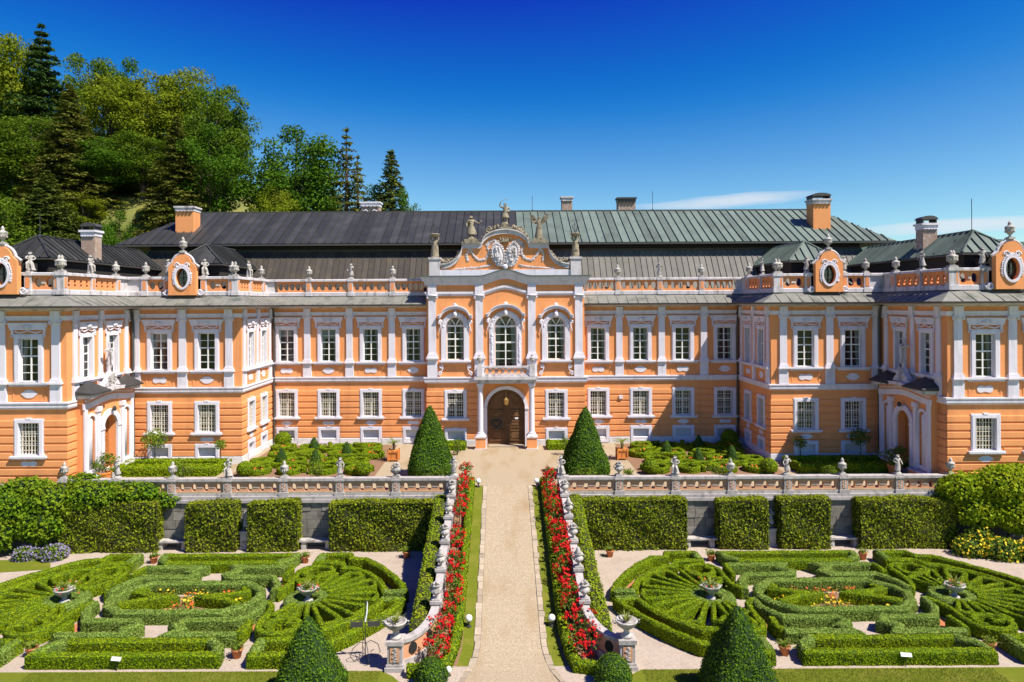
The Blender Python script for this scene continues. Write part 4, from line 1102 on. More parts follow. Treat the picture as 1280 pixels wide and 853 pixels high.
for s in (-1, 1):
    col = MB().lathe([(0.20, 0.96), (0.22, 1.02), (0.19, 1.06), (0.175, 1.1), (0.18, 2.2), (0.155, 3.88), (0.17, 3.90), (0.19, 3.97), (0.20, 4.0)], (s * 1.63, -0.9, 0), 16).box(s * 1.63 - 0.22, s * 1.63 + 0.22, -1.12, -0.68, 4.0005, 4.149)
    c = col.build('column', 'white', PAL, CW, smooth=False)
    MB().box(s * 1.63 - 0.31, s * 1.63 + 0.31, -1.21, -0.59, -0.05, 0.72).build('pedestal', 'orange', c)
    MB().box(s * 1.63 - 0.38, s * 1.63 + 0.38, -1.28, -0.52, -0.06, 0.06).box(s * 1.63 - 0.36, s * 1.63 + 0.36, -1.26, -0.54, 0.72, 0.80).taper(s * 1.63 - 0.34, s * 1.63 + 0.34, -1.24, -0.56, 0.8, 0.96, 0.1).build('base', 'white_old', c)

# side portals in the courts: tent roofs, niches, crucifix
def portal(mtx):
    out = rect(-2.25, 2.25, 0.0, 4.25)
    p = MB().plate(out, [arch_outline(0.62, -0.01, 2.75, 0.62, 14)] + [arch_outline(0.30, 0.75, 3.25, 0.30, 10, s * 1.62) for s in (-1, 1)], -0.40, -0.002).build('portal', 'orange', PAL, mtx)
    MB().plate(arch_outline(0.92, 0.0, 2.75, 0.92, 16), [arch_outline(0.615, -0.01, 2.75, 0.615, 16)], -0.52, -0.401).box(-0.98, -0.62, -0.56, -0.521, 2.66, 2.78).box(0.62, 0.98, -0.56, -0.521, 2.66, 2.78).build('archivolt', 'white', p)
    for s in (-1, 1):
        MB().plate(arch_outline(0.44, 0.55, 3.25, 0.44, 12, s * 1.62), [arch_outline(0.295, 0.76, 3.25, 0.295, 12, s * 1.62)], -0.46, -0.401).build('niche_frame', 'white', p)
        MB().lathe([(0.29, 0.75), (0.29, 3.3), (0.20, 3.48), (0.02, 3.55)], (s * 1.62, -0.14, 0), 12).build('niche_column', 'white', p, smooth=True)
        MB().box(s * 1.12 - 0.13, s * 1.12 + 0.13, -0.54, -0.401, 0.5, 3.7).box(s * 1.12 - 0.18, s * 1.12 + 0.18, -0.6, -0.401, 3.7005, 3.95).box(s * 2.16 - 0.12, s * 2.16 + 0.12, -0.5, -0.401, 0.5, 3.95).build('pilaster', 'white', p)
        MB().box(s * 1.64 - 0.72, s * 1.64 + 0.72, -0.75, -0.401, 0.0, 0.42).build('pedestal', 'orange', p)
        MB().box(s * 1.64 - 0.78, s * 1.64 + 0.78, -0.8, -0.401, 0.4205, 0.50).build('pedestal_cap', 'white_old', p)
        a, b = sorted((s * 0.72, s * 2.5)); xm = s * 1.75
        MB().add([(a, -0.95, 4.78), (b, -0.95, 4.78), (b, -0.002, 4.90), (a, -0.002, 4.90), (xm, -0.35, 5.36), (a, -0.95, 4.70), (b, -0.95, 4.70), (b, -0.002, 4.7), (a, -0.002, 4.7)],
                 [(0, 1, 4), (1, 2, 4), (2, 3, 4), (3, 0, 4), (5, 6, 1, 0), (6, 7, 2, 1), (8, 5, 0, 3), (7, 6, 5, 8)]).build('tent_roof', 'roof_dark', p)
    cz = lambda u: 4.25 + 0.22 * math.cos(PI * u / 4.8) ** 2
    us = [-2.35 + 4.7 * i / 20 for i in range(21)]
    for lo, hi, yy, mt, nm in ((-0.30, 0.0, -0.5, 'white', 'architrave'), (0.001, 0.26, -0.46, 'orange_trim', 'frieze'), (0.261, 0.44, -0.85, 'white_old', 'cornice')):
        MB().plate([(u, cz(u) + lo) for u in us] + [(u, cz(u) + hi) for u in us[::-1]], (), yy, -0.405 if lo < 0 else -0.002).build(nm, mt, p)
    m = MB()
    for i in range(22):
        u = -2.2 + 4.4 * i / 21
        m.blob((u, -0.47, cz(u) + 0.13), (0.08, 0.035, 0.07), 6, 4, 0.6)
    m.build('relief', 'white', p)
    m = MB().plate([(-0.75, 4.92), (0.75, 4.92), (0.55, 5.15), (0.28, 5.35), (0.12, 5.65), (-0.12, 5.65), (-0.28, 5.35), (-0.55, 5.15)], (), -0.6, -0.3)
    for i in range(24): m.blob((random.uniform(-.55, .55) * (0.9 - 0.6 * (i / 24)), -0.6, 4.95 + 0.65 * i / 24), (0.1, 0.07, 0.09), 6, 4, 0.6)
    m.build('cartouche', 'white_old', p)
    cx = MB().box(-0.05, 0.05, -0.46, -0.36, 5.65, 7.25).box(-0.42, 0.42, -0.46, -0.36, 6.78, 6.88).lathe([(0.13, 5.62), (0.10, 5.7), (0.09, 6.0), (0.12, 6.05)], (0, -0.41, 0), 8).build('crucifix', 'white_old', p)
    MB().tube([(-0.36, -0.5, 6.86), (-0.15, -0.53, 6.76), (0, -0.55, 6.72), (0.15, -0.53, 6.76), (0.36, -0.5, 6.86)], 0.045, 6).tube([(0, -0.55, 6.76), (0, -0.57, 6.5), (0.02, -0.55, 6.25), (0, -0.6, 6.0), (0, -0.5, 5.85)], 0.09, 7, 0.045).blob((0.02, -0.57, 6.87), 0.08).build('corpus', 'white_old', cx)
    d = MB().plate(arch_outline(0.61, 0.25, 2.75, 0.61, 14), (), 0.0, 0.06)
    for a, b in ((0.4, 1.2), (1.35, 2.0), (2.1, 2.6)):
        for s in (-1, 1):
            x0_, x1_ = sorted((s * 0.07, s * 0.52)); d.plate(rect(x0_, x1_, a, b), [rect(x0_ + 0.06, x1_ - 0.06, a + 0.06, b - 0.06)], -0.03, -0.001)
    d.box(-0.55, 0.55, -0.03, -0.001, 2.68, 2.76).build('door', 'door_warm', p)
    MB().box(-0.95, 0.95, -1.0, 0.0, -0.02, 0.12).box(-0.8, 0.8, -0.72, 0.0, 0.1205, 0.25).build('step', 'stone', p)
    MB().lathe([(0.04, 0), (0.11, 0.05), (0.10, 0.2), (0.03, 0.28)], (0, -0.68, 3.55), 8).build('lantern', 'iron', p)
portal(T(-21.8, 36.75, 0, R(90)))
portal(T(21.8, 36.75, 0, R(-90)))

# ------------------------------------------------------------------ ground, terrace, ramp
GZ = -2.64                                                  # lower garden level
YB = 33.6                                                   # face of the retaining wall
def zr(y):                                                  # ramp height at depth y
    return max(GZ, min(0.0, -(34.6 - y) * 0.2150))
def sheet(name, poly, z, material, kind='structure'):
    me = bpy.data.meshes.new(name)
    zz = z if callable(z) else (lambda x, y: z)
    me.from_pydata([(x, y, zz(x, y)) for x, y in poly], [], [tuple(range(len(poly)))])
    me.materials.append(M[material]); me.update()
    return struct(obj(name, me), kind)
def grid_sheet(name, x0, x1, y0, y1, nx, ny, zfun, material):
    xs = np.linspace(x0, x1, nx + 1); ys = np.linspace(y0, y1, ny + 1)
    V = np.array([(x, y, zfun(x, y)) for y in ys for x in xs])
    i = np.arange(nx * ny); a = (i // nx) * (nx + 1) + i % nx
    F = np.stack([a, a + 1, a + nx + 2, a + nx + 1], axis=1)
    me = raw_mesh(name, V, [F], [material]); me.shade_smooth()
    return struct(obj(name, me))
sheet('ground', [(-6000, -300), (6000, -300), (6000, 9000), (-6000, 9000)], -2.75, 'field')
sheet('garden_gravel', [(-40, 5), (40, 5), (40, YB + 0.3), (-40, YB + 0.3)], GZ, 'gravel_pink')
for s in (-1, 1):
    P = [(3.3, 6), (40, 6), (40, 22.12), (4.2, 22.05), (3.75, 21.7), (3.3, 21.1)]
    sheet('lawn', [(s * x, y) for x, y in (P if s > 0 else P[::-1])], GZ + 0.006, 'lawn')
terr = MB().box(-40, -2.86, YB + 0.02, 34.6, GZ - 0.1, 0).box(2.86, 40, YB + 0.02, 34.6, GZ - 0.1, 0).box(-40, 40, 34.6, 62, GZ - 0.1, 0)
struct(terr.build('terrace', 'gravel'))
# the ramp: gravel way, kerb stones, grass verge, planting bed
rows = [34.6, 33, 31, 29, 27, 25, 24, 23.2, 22.6, 22.0, 21.4, 20.8, 20.2, 18, 14, 8]
hwp = lambda y: 1.02 if y > 23.6 else 1.02 + 0.085 * (23.6 - y) ** 2.1
mb = MB()
for i, y in enumerate(rows):
    for x in (-hwp(y), -hwp(y) / 3, hwp(y) / 3, hwp(y)): mb.v.append((x, y, zr(y) + 0.012))
for i in range(len(rows) - 1):
    for j in range(3): mb.f.append((i * 4 + j, (i + 1) * 4 + j, (i + 1) * 4 + j + 1, i * 4 + j + 1)[::-1])
PATH = struct(mb.build('path', 'gravel'))
for s in (-1, 1):
    y = 34.5
    while y > 20.6:
        L = random.uniform(0.28, 0.5); y1 = y - L + 0.02
        x0, x1 = hwp(y), hwp(y1); w = random.uniform(0.20, 0.26); h = 0.025 + random.uniform(0, 0.025)
        vs = []
        for yy, xx in ((y, x0), (y1, x1)):
            for a, zz in ((xx, 0.0), (xx + w, 0.0), (xx + w - 0.015, h), (xx + 0.015, h)): vs.append((s * a, yy, zr(yy) + zz - (0.03 if zz == 0 else 0)))
        MB().add(vs, [(0, 1, 2, 3), (7, 6, 5, 4), (3, 2, 6, 7), (0, 3, 7, 4), (1, 5, 6, 2)]).build('kerb_stone', 'kerb', PATH)
        y -= L
    # verge and bed
    for name, a, b, dz, mt in (('grass_verge', 0.22, 0.62, 0.004, 'lawn'), ('rose_bed', 0.62, 1.62, 0.002, 'soil')):
        mb = MB(); ys = [34.5 - 0.5 * i for i in range(25)]
        ys = [y for y in ys if y > 22.3] + [22.3]
        off = lambda y: max(0.0, (hwp(y) - 1.02)) 
        for y in ys:
            xb = 1.02 + b + (off(y) if name == 'grass_verge' else 1.1 * off(y))
            for x in (1.02 + a + off(y), xb): mb.v.append((s * min(x, 2.75 if y > 23.4 else 3.6), y, zr(y) + dz))
        mb.f = [(2 * i, 2 * i + 1, 2 * i + 3, 2 * i + 2) for i in range(len(ys) - 1)]
        struct(mb.build(name, mt))
# fill under the ramp so that no gap shows at its flanks
struct(MB().add([(-2.84, 34.6, GZ - 0.1), (2.84, 34.6, GZ - 0.1), (2.84, 22.3, GZ - 0.1), (-2.84, 22.3, GZ - 0.1), (-2.84, 34.6, -0.03), (2.84, 34.6, -0.03), (2.84, 22.3, GZ - 0.03), (-2.84, 22.3, GZ - 0.03)],
                [(4, 5, 6, 7), (0, 1, 5, 4), (1, 2, 6, 5), (2, 3, 7, 6), (3, 0, 4, 7)]).build('ramp_bank', 'soil'))

# ------------------------------------------------------------------ retaining walls with block stones and terrace balustrades
POSTX = [2.82, 5.5, 8.27, 11.03, 13.8, 16.55, 19.3, 21.9]
GAPS = [(8.1, 10.5), (12.1, 13.5), (15.1, 17.4)]
STONE_AT = {-1: 'beside the lavender', 1: 'beside the yellow flowers'}
WORD = {-1: 'towards the lavender', 1: 'towards the yellow flowers'}
def tpanel(w, n, h0, h1, th, hole_r=0.132):
    holes = []
    zc = (h0 + h1) / 2
    for i in range(n):
        cx = -w / 2 + w * (i + 0.5) / n
        holes.append([(cx + hole_r * (0.92 + 0.10 * abs(math.sin(a))) * math.cos(a) * 0.86, zc + hole_r * 1.42 * math.sin(a) * (1 - 0.10 * (abs(math.sin(a)) < 0.25))) for a in [2 * PI * k / 20 for k in range(20)]])
    return MB().plate(rect(-w / 2, w / 2, h0, h1), holes, -th / 2, th / 2)
TP = tpanel(2.40, 4, -0.06, 0.47, 0.16).mesh('pierced_panel', 'orange_old')
tb = MB()
for i in range(3):
    cx = -1.2 + 2.40 * (i + 1) / 4; tb.box(cx - 0.14, cx + 0.14, -0.10, -0.081, 0.185, 0.225)
for s in (-1, 1): tb.box(*sorted((s * 1.05, s * 1.195)), -0.10, -0.081, 0.185, 0.225)
TPB = tb.mesh('bar', 'stone_white')
tp = MB().box(-0.24, 0.24, -0.24, 0.24, -0.2, -0.02).box(-0.185, 0.185, -0.19, 0.19, -0.0195, 0.52).box(-0.235, 0.235, -0.235, 0.235, 0.5205, 0.60).box(-0.20, 0.20, -0.2, 0.2, 0.6005, 0.69)
TPOST = tp.mesh('post', 'stone_white')
TPP = MB().plate(rect(-0.11, 0.11, 0.03, 0.47), (), -0.20, -0.191).mesh('inset_panel', 'orange_old')
tr_ = MB()
for i in range(7): tr_.blob((0.05 * math.sin(i * 2.2), -0.205, 0.08 + 0.055 * i), (0.05, 0.02, 0.04), 6, 4, 0.5)
TPR = tr_.mesh('relief', 'stone_white')
SPOTS = []                                                  # where vases and figures stand: (point, rotation, kind, where words)
for s in (-1, 1):
    w = thing('retaining_wall', 'old grey stone retaining wall of the terrace ' + STONE_AT[s], 'wall', (0, 0, 0))
    MB().box(*sorted((s * 2.87, s * 26)), YB - 0.0, YB + 0.3, GZ - 0.05, -0.5).build('backing', 'mortar', w)
    MB().box(*sorted((s * 2.6, s * 24)), YB - 0.16, YB + 0.45, -0.50, -0.36).box(*sorted((s * 2.6, s * 24)), YB - 0.10, YB + 0.45, -0.3595, -0.20).build('coping', 'stone_white', w)
    for g0, g1 in GAPS + [(17.4, 19.0)]:
        for r in range(5):
            z = GZ + 0.01 + r * 0.425; x = g0 - random.uniform(0, 0.4)
            while x < g1:
                L = random.uniform(0.5, 0.95); d = random.uniform(0.03, 0.075)
                a, b = sorted((s * (x + 0.008), s * (x + L - 0.008)))
                MB().taper(a, b, YB - d, YB - 0.001, z + 0.008, z + 0.417, 0.006, 0.0).build('block', 'block', w)
                x += L
    b = thing('terrace_balustrade', 'pierced pink and white stone balustrade along the terrace edge ' + STONE_AT[s], 'balustrade', (0, YB + 0.15, 0))
    MB().box(*sorted((s * 2.6, s * 22.1)), -0.15, 0.15, -0.199, -0.061).build('base', 'stone_white', b)
    MB().box(*sorted((s * 2.6, s * 22.1)), -0.19, 0.19, 0.531, 0.655).box(*sorted((s * 2.6, s * 22.1)), -0.13, 0.13, 0.471, 0.5305).build('rail', 'stone_white', b)
    for i, x in enumerate(POSTX):
        o = obj('post', TPOST, b, T(s * x, 0, 0)); obj('inset_panel', TPP, o); obj('relief', TPR, o)
        if i: SPOTS.append(((s * x, YB + 0.15, 0.69), 0, ('', 'vase', 'figure', 'urn', 'figure', 'urn', 'figure', 'urn')[i], s, i))
        if i < len(POSTX) - 1:
            m = (x + POSTX[i + 1]) / 2; k = (POSTX[i + 1] - x - 0.37) / 2.40
            p = obj('pierced_panel', TP, b, T(s * m, 0, 0) @ Matrix.Diagonal((k, 1, 1, 1))); obj('bar', TPB, p)
    # sloping balustrade beside the ramp, curling outwards at its foot
    q = thing('ramp_balustrade', 'sloping white stone balustrade beside the ramp, curling out ' + WORD[s], 'balustrade', (0, 0, 0))
    ys = [33.75, 31.9, 30.0, 28.1, 26.2, 24.3]
    line = [(2.64, y) for y in np.linspace(33.75, 24.3, 22)]
    curve = [(2.64 + 1.12 * (1 - math.cos(t)), 24.3 - 1.95 * math.sin(t) * (1.0)) for t in [PI / 2 * i / 9 for i in range(1, 10)]]
    full = line + curve
    def rail_z(p, i):
        if p[1] >= 24.3: return zr(p[1])
        f = (24.3 - p[1]) / 1.95
        return zr(24.3) + (GZ + 0.12 - zr(24.3)) * f
    def slab(w0, zl, zh, name, material, pts=full, low=None):
        mb = MB(); k = len(pts)
        for i, p in enumerate(pts):
            a = pts[max(0, i - 1)]; c = pts[min(k - 1, i + 1)]
            d = Vector((c[0] - a[0], c[1] - a[1])).normalized(); n = Vector((d.y, -d.x))
            z = rail_z(p, i)
            for sg, zz in ((-1, zl), (1, zl), (1, zh), (-1, zh)):
                x_, y_ = p[0] + n.x * w0 * sg, p[1] + n.y * w0 * sg
                mb.v.append((s * x_, y_, (low if (low is not None and zz == zl) else z + zz)))
        for i in range(k - 1):
            for j in range(4):
                f = (i * 4 + j, (i + 1) * 4 + j, (i + 1) * 4 + (j + 1) % 4, i * 4 + (j + 1) % 4)
                mb.f.append(f if s > 0 else f[::-1])
        mb.f += [(0, 1, 2, 3), tuple(range(4 * k - 1, 4 * k - 5, -1))]
        return mb.build(name, material, q)
    slab(0.14, 0, 0.12, 'footing', 'stone_white', low=GZ - 0.02)
    slab(0.09, 0.121, 0.66, 'panel', 'orange_old')
    slab(0.145, 0.661, 0.78, 'rail', 'stone_white')
    for j in range(len(ys)):
        y = ys[j]; z = zr(y)
        o = MB().box(-0.20, 0.20, -0.20, 0.20, -0.15, 0.10).box(-0.165, 0.165, -0.165, 0.165, 0.1005, 0.80).box(-0.205, 0.205, -0.205, 0.205, 0.8005, 0.90).build('post', 'stone_white', q, T(s * 2.64, y, z))
        SPOTS.append(((s * 2.64, y, z + 0.90), 0, ('figure', 'vase', 'vase2', 'vase', 'vase2', 'vase')[j], s, 10 + j))
        if j < len(ys) - 1:
            for k in range(4):                              # oval rims laid on the solid panel
                yy = y - (y - ys[j + 1]) * (k + 0.5) / 4 * 0.9 - 0.08
                MB().tube([(-s * 0.005, 0.11 * math.cos(a), 0.39 + 0.17 * math.sin(a)) for a in [2 * PI * m / 12 for m in range(12)]], 0.03, 5, closed=True).build('oval_rim', 'stone_white', q, T(s * 2.535, yy, zr(yy)))
    for t in (0.4, 0.72):
        a = PI / 2 * t; p = (2.64 + 1.12 * (1 - math.cos(a)), 24.3 - 1.95 * math.sin(a)); tz = rail_z(p, 0)
        dx, dy = math.sin(a) * 1.12, -math.cos(a) * 1.95; ang = math.atan2(dy, s * dx)
        MB().lathe([(0.15, -0.115), (0.15, 0.115)], (0, 0, 0), 14).build('dark_oval_disc', 'black', q, T(s * p[0], p[1], tz + 0.4, ang) @ Matrix.Rotation(PI / 2, 4, 'X') @ Matrix.Diagonal((1, 1.3, 1, 1)))  # solid black disc: the darkness of a hole put into colour
    ex, ey = 3.76, 22.25
    e_ = MB().box(-0.32, 0.32, -0.32, 0.32, GZ, GZ + 0.14).box(-0.28, 0.28, -0.28, 0.28, GZ + 0.1405, GZ + 0.22).box(-0.24, 0.24, -0.24, 0.24, GZ + 0.2205, GZ + 0.84).box(-0.29, 0.29, -0.29, 0.29, GZ + 0.8405, GZ + 0.97).build('end_post', 'stone_white', q, T(s * ex, ey, 0))
    MB().plate(rect(-0.15, 0.15, GZ + 0.30, GZ + 0.78), (), -0.26, -0.241).build('inset_panel', 'orange_old', e_)
    m = MB()
    for i in range(8): m.blob((0.05 * math.sin(i * 2.2), -0.268, GZ + 0.34 + 0.055 * i), (0.06, 0.02, 0.04), 6, 4, 0.5)
    m.build('relief', 'stone_white', e_)
    SPOTS.append(((s * ex, ey, GZ + 0.97), 0, 'agave', s, 30))

# ------------------------------------------------------------------ clipped hedges by the wall
PLACE = {-1: 'by the lavender', 1: 'by the yellow flowers'}
def box_hedge_block(x0, x1, y0, y1, z0, z1, label, group=None):
    mb = MB(); nx, ny, nz = max(2, int((x1 - x0) / 0.3)), 3, 6
    for sx in range(nx):
        for sz in range(nz):
            for y in (y0, y1):
                a, b = x0 + (x1 - x0) * sx / nx, x0 + (x1 - x0) * (sx + 1) / nx; c, d = z0 + (z1 - z0) * sz / nz, z0 + (z1 - z0) * (sz + 1) / nz
                q = [(a, y, c), (b, y, c), (b, y, d), (a, y, d)]
                mb.add(q if y == y0 else q[::-1], [(0, 1, 2, 3)])
        mb.add([(a, y0, z1), (b, y0, z1), (b, y1, z1), (a, y1, z1)], [(0, 1, 2, 3)])
    for x in (x0, x1):
        q = [(x, y0, z0), (x, y1, z0), (x, y1, z1), (x, y0, z1)]
        mb.add(q[::-1] if x == x0 else q, [(0, 1, 2, 3)])
    mb.add([(x0, y0, z1), (x1, y0, z1), (x1, y1, z1), (x0, y1, z1)], [(0, 1, 2, 3)])
    import math as _m
    mb.v = [(x, y + 0.05 * _m.sin(x * 2.1 + z * 3) + (0.03 * _m.sin(5 * x + 7 * z)), z + (0.05 * _m.sin(1.7 * x) if z > z1 - 0.01 else 0)) for x, y, z in mb.v]
    return tag(leafy('clipped_hedge', mb, 'hornbeam', 'hornbeam_core', 330, 0.105, 0.035, tilt=0.6), label, 'hedge', group)
for s in (-1, 1):
    for a, b, w in ((3.45, 8.55, 'at the ramp end of the terrace wall'), (10.15, 12.45, 'between the inner bench and the wall niche'),
                    (13.1, 15.45, 'between the wall niche and the outer bench'), (16.9, 21.5, 'at the outer end of the terrace wall')):
        box_hedge_block(*sorted((s * a, s * b)), 32.72, 33.42, GZ, -0.33 + random.uniform(-.04, .04), ('long ' if b - a > 3 else 'square ') + 'clipped hornbeam hedge ' + w + ' ' + PLACE[s])
    # sloping hedge outside the ramp balustrade
    mb = MB(); ys = np.linspace(32.4, 23.3, 32)
    for i, y in enumerate(ys):
        t = zr(y) + 0.62
        for x, z in ((2.92, GZ), (2.93, t - 0.06), (3.0, t), (3.34, t), (3.42, t - 0.06), (3.46, GZ)):
            mb.v.append((s * (x + random.uniform(-.03, .03)), y, z + random.uniform(-.02, .02)))
    for i in range(len(ys) - 1):
        for j in range(5):
            f = (i * 6 + j, i * 6 + j + 1, (i + 1) * 6 + j + 1, (i + 1) * 6 + j); mb.f.append(f[::-1] if s > 0 else f)
    k = len(ys); f0 = tuple(range(6)); f1 = tuple(range(6 * k - 1, 6 * k - 7, -1))
    mb.f += [f0[::1] if s > 0 else f0[::-1], f1[::-1] if s < 0 else f1]
    tag(leafy('sloping_hedge', mb, 'vine', 'hornbeam_core', 330, 0.085, 0.02), 'sloping yellow-green clipped hedge outside the ramp balustrade ' + PLACE[s], 'hedge')
    # low box edging of the rose bed, following the ramp
    pts = [(s * 1.82, y) for y in np.linspace(34.9, 24.0, 24)] + [(s * (1.82 + 0.10 * (24.0 - y) ** 1.6), y) for y in (23.6, 23.2, 22.8, 22.4, 22.0)] + [(s * 2.9, 21.75), (s * 3.3, 21.7)]
    tag(hedge('edging_hedge', pts, 0.30, 0.36, 0.0, 'box', density=700, size=0.06, zf=zr), 'low box edging along the rose bed of the ramp ' + PLACE[s], 'hedge')
    if s < 0: sheet('lawn', [(-40, 27.4), (-20.6, 30.7), (-21.4, 31.9), (-40, 31.5)], GZ + 0.006, 'lawn')
    else: sheet('lawn', [(21.2, 31.6), (40, 26.5), (40, 31.5), (21.6, 32.4)], GZ + 0.006, 'lawn')

# ------------------------------------------------------------------ the two box parterres
PX, PY = 12.68, 26.78
def parterre(s):
    wd = PLACE[s]
    loc = lambda u, v: (s * PX + u, PY + v)
    def H(name, pts, w, h, label, leaf='box', closed=False, parent=None, flip=(1, 1), group=None):
        P = [loc(u * flip[0], v * flip[1]) for u, v in pts]
        o = hedge(name, P, w, h, GZ, leaf, closed, parent=parent)
        if parent is None: tag(o, label, 'hedge', group)
        return o
    ns = {1: 'wall', -1: 'lawn'}
    for fy in (1, -1):
        side = 'terrace side' if fy > 0 else 'lawn side'
        for fx in (1, -1):
            end = 'ramp end' if fx * s < 0 else 'outer end'
            # bow-shaped closed border at each corner
            loop = [(4.2, 4.45), (5.45, 4.45), (5.62, 3.95), (6.3, 3.85), (7.1, 2.98), (7.8, 1.98), (8.3, 1.05), (8.5, 0.42), (7.75, 0.36), (7.58, 0.85), (7.28, 1.5), (6.72, 2.2), (5.95, 2.85), (5.5, 2.9), (5.3, 3.42), (4.15, 3.52)]
            o = H('border_hedge', loop, 0.27, 0.46, 'bow-shaped box border, %s, %s, of the parterre %s' % (end, side, wd), 'box', True, flip=(fx, fy))
            hedge('end_bush', [loc(fx * 7.7, fy * 0.34), loc(fx * 8.55, fy * 0.36)], 0.30, 0.48, GZ, 'box_grey', parent=o)
            hedge('end_bush', [loc(fx * 4.18, fy * 3.5), loc(fx * 4.2, fy * 4.45)], 0.32, 0.48, GZ, 'box_grey', parent=o)
            sheet('red_gravel', [loc(fx * u, fy * v) for u, v in ([(7.15, 2.6), (7.62, 1.95), (8.05, 1.1), (8.12, 0.6), (7.85, 0.7), (7.5, 1.5), (7.0, 2.2)] if fx * fy > 0 else [(7.15, 2.6), (7.62, 1.95), (8.05, 1.1), (8.12, 0.6), (7.85, 0.7), (7.5, 1.5), (7.0, 2.2)][::-1])], GZ + 0.006, 'gravel_red')
            # angular bracket with a tail beside the centre ring
            br = [(3.30, 0.42), (3.22, 1.15), (2.75, 1.95), (0.85, 1.97), (0.62, 2.3), (1.05, 2.62), (0.72, 3.05), (3.15, 3.03)]
            H('bracket_hedge', br, 0.29, 0.45, 'bracket-shaped grey-green hedge, %s, %s, in the parterre %s' % (end, side, wd), 'box_grey', flip=(fx, fy))
            # volute
            sp = [(3.35, 0.45), (3.62, 0.85), (3.72, 1.4), (3.70, 2.0)] + [(4.48 + (0.80 - 0.34 * t) * math.cos(R(190 - 420 * t)), 2.40 + (0.70 - 0.28 * t) * math.sin(R(190 - 420 * t))) for t in [i / 22 for i in range(23)]]
            H('volute_hedge', sp, 0.21, 0.46, 'spiral box volute, %s, %s, in the parterre %s' % (end, side, wd), 'box', flip=(fx, fy))
            H('stub_hedge', [(3.2, 3.0), (3.28, 2.5), (3.22, 2.05)], 0.24, 0.46, 'short box stub beside a volute, %s, %s, parterre %s' % (end, side, wd), 'box', flip=(fx, fy))
            tri = [(2.95, 1.75), (3.5, 1.0), (3.45, 1.9), (3.05, 2.1)]
            sheet('red_gravel', [loc(fx * u, fy * v) for u, v in (tri if fx * fy > 0 else tri[::-1])], GZ + 0.006, 'gravel_red')
        lp = [(-3.0, 4.42), (3.0, 4.42), (2.9, 3.9), (2.45, 3.5), (-2.45, 3.5), (-2.9, 3.9)]
        o = H('long_hedge', lp, 0.28, 0.46, 'long hollow box hedge along the %s edge of the parterre %s' % (ns[fy], wd), 'box', True, flip=(1, fy))
        for fx in (1, -1): hedge('end_bush', [loc(fx * 3.0, fy * 4.42), loc(fx * 2.9, fy * 3.9), loc(fx * 2.45, fy * 3.5)], 0.32, 0.48, GZ, 'box_grey', parent=o)
    ring = [(2.90, 0.0), (2.72, 0.62), (2.25, 1.05), (1.95, 1.32), (-1.95, 1.32), (-2.25, 1.05), (-2.72, 0.62), (-2.90, 0.0), (-2.72, -0.62), (-2.25, -1.05), (-1.95, -1.32), (1.95, -1.32), (2.25, -1.05), (2.72, -0.62)]
    H('ring_hedge', ring, 0.34, 0.46, 'eight-sided grey-green box ring in the middle of the parterre ' + wd, 'box_grey', True)
    for fx in (1, -1):
        H('tongue_hedge', [(1.95, 0.85), (2.2, 0.5), (1.5, 0.22), (0.62, 0.06), (1.45, -0.16), (2.35, -0.66)], 0.24, 0.45, 'tongue-shaped box hedge inside the ring, %s, parterre %s' % ('ramp end' if fx * s < 0 else 'outer end', wd), 'box', flip=(fx, 1))
        # fan (shell) of radiating ribs round a stone vase
        c = loc(fx * 4.78, 0.0)
        f = thing('shell_hedge', 'fan of radiating box ribs round a stone vase, %s, parterre %s' % ('ramp end' if fx * s < 0 else 'outer end', wd), 'hedge', (c[0], c[1], 0))
        n = 9
        for i in range(n):
            a = R(-112 + 224 * i / (n - 1)); da = R(8.0)
            ro = 2.62 if abs(i - 4) < 3 else (2.3 if abs(i - 4) == 3 else 1.75)
            p = [(0.78 * math.cos(a - da * .6), 0.78 * math.sin(a - da * .6)), (1.5 * math.cos(a - da * .95), 1.5 * math.sin(a - da * .95)), (ro * math.cos(a - da), ro * math.sin(a - da)), (ro * 1.03 * math.cos(a), ro * 1.03 * math.sin(a)), (ro * math.cos(a + da), ro * math.sin(a + da)), (1.5 * math.cos(a + da * .95), 1.5 * math.sin(a + da * .95)), (0.78 * math.cos(a + da * .6), 0.78 * math.sin(a + da * .6))]
            hedge('rib', [(fx * x, y) for x, y in p], 0.15, 0.44, GZ, 'box', parent=f)
        pts = [(fx * 0.66 * math.cos(t), 0.66 * math.sin(t)) for t in [2 * PI * i / 16 for i in range(16)]]
        hedge('collar', pts, 0.56, 0.36, GZ, 'box_grey', True, parent=f)
        SPOTS.append(((c[0], c[1], GZ + 0.2), 0, 'bowl', s, 40 + (fx * s > 0)))
    # marigold bed inside the ring
    sheet('flower_bed', [loc(u, v) for u, v in [(2.6, 0), (2.0, 1.0), (-2.0, 1.0), (-2.6, 0), (-2.0, -1.0), (2.0, -1.0)]], GZ + 0.007, 'soil')
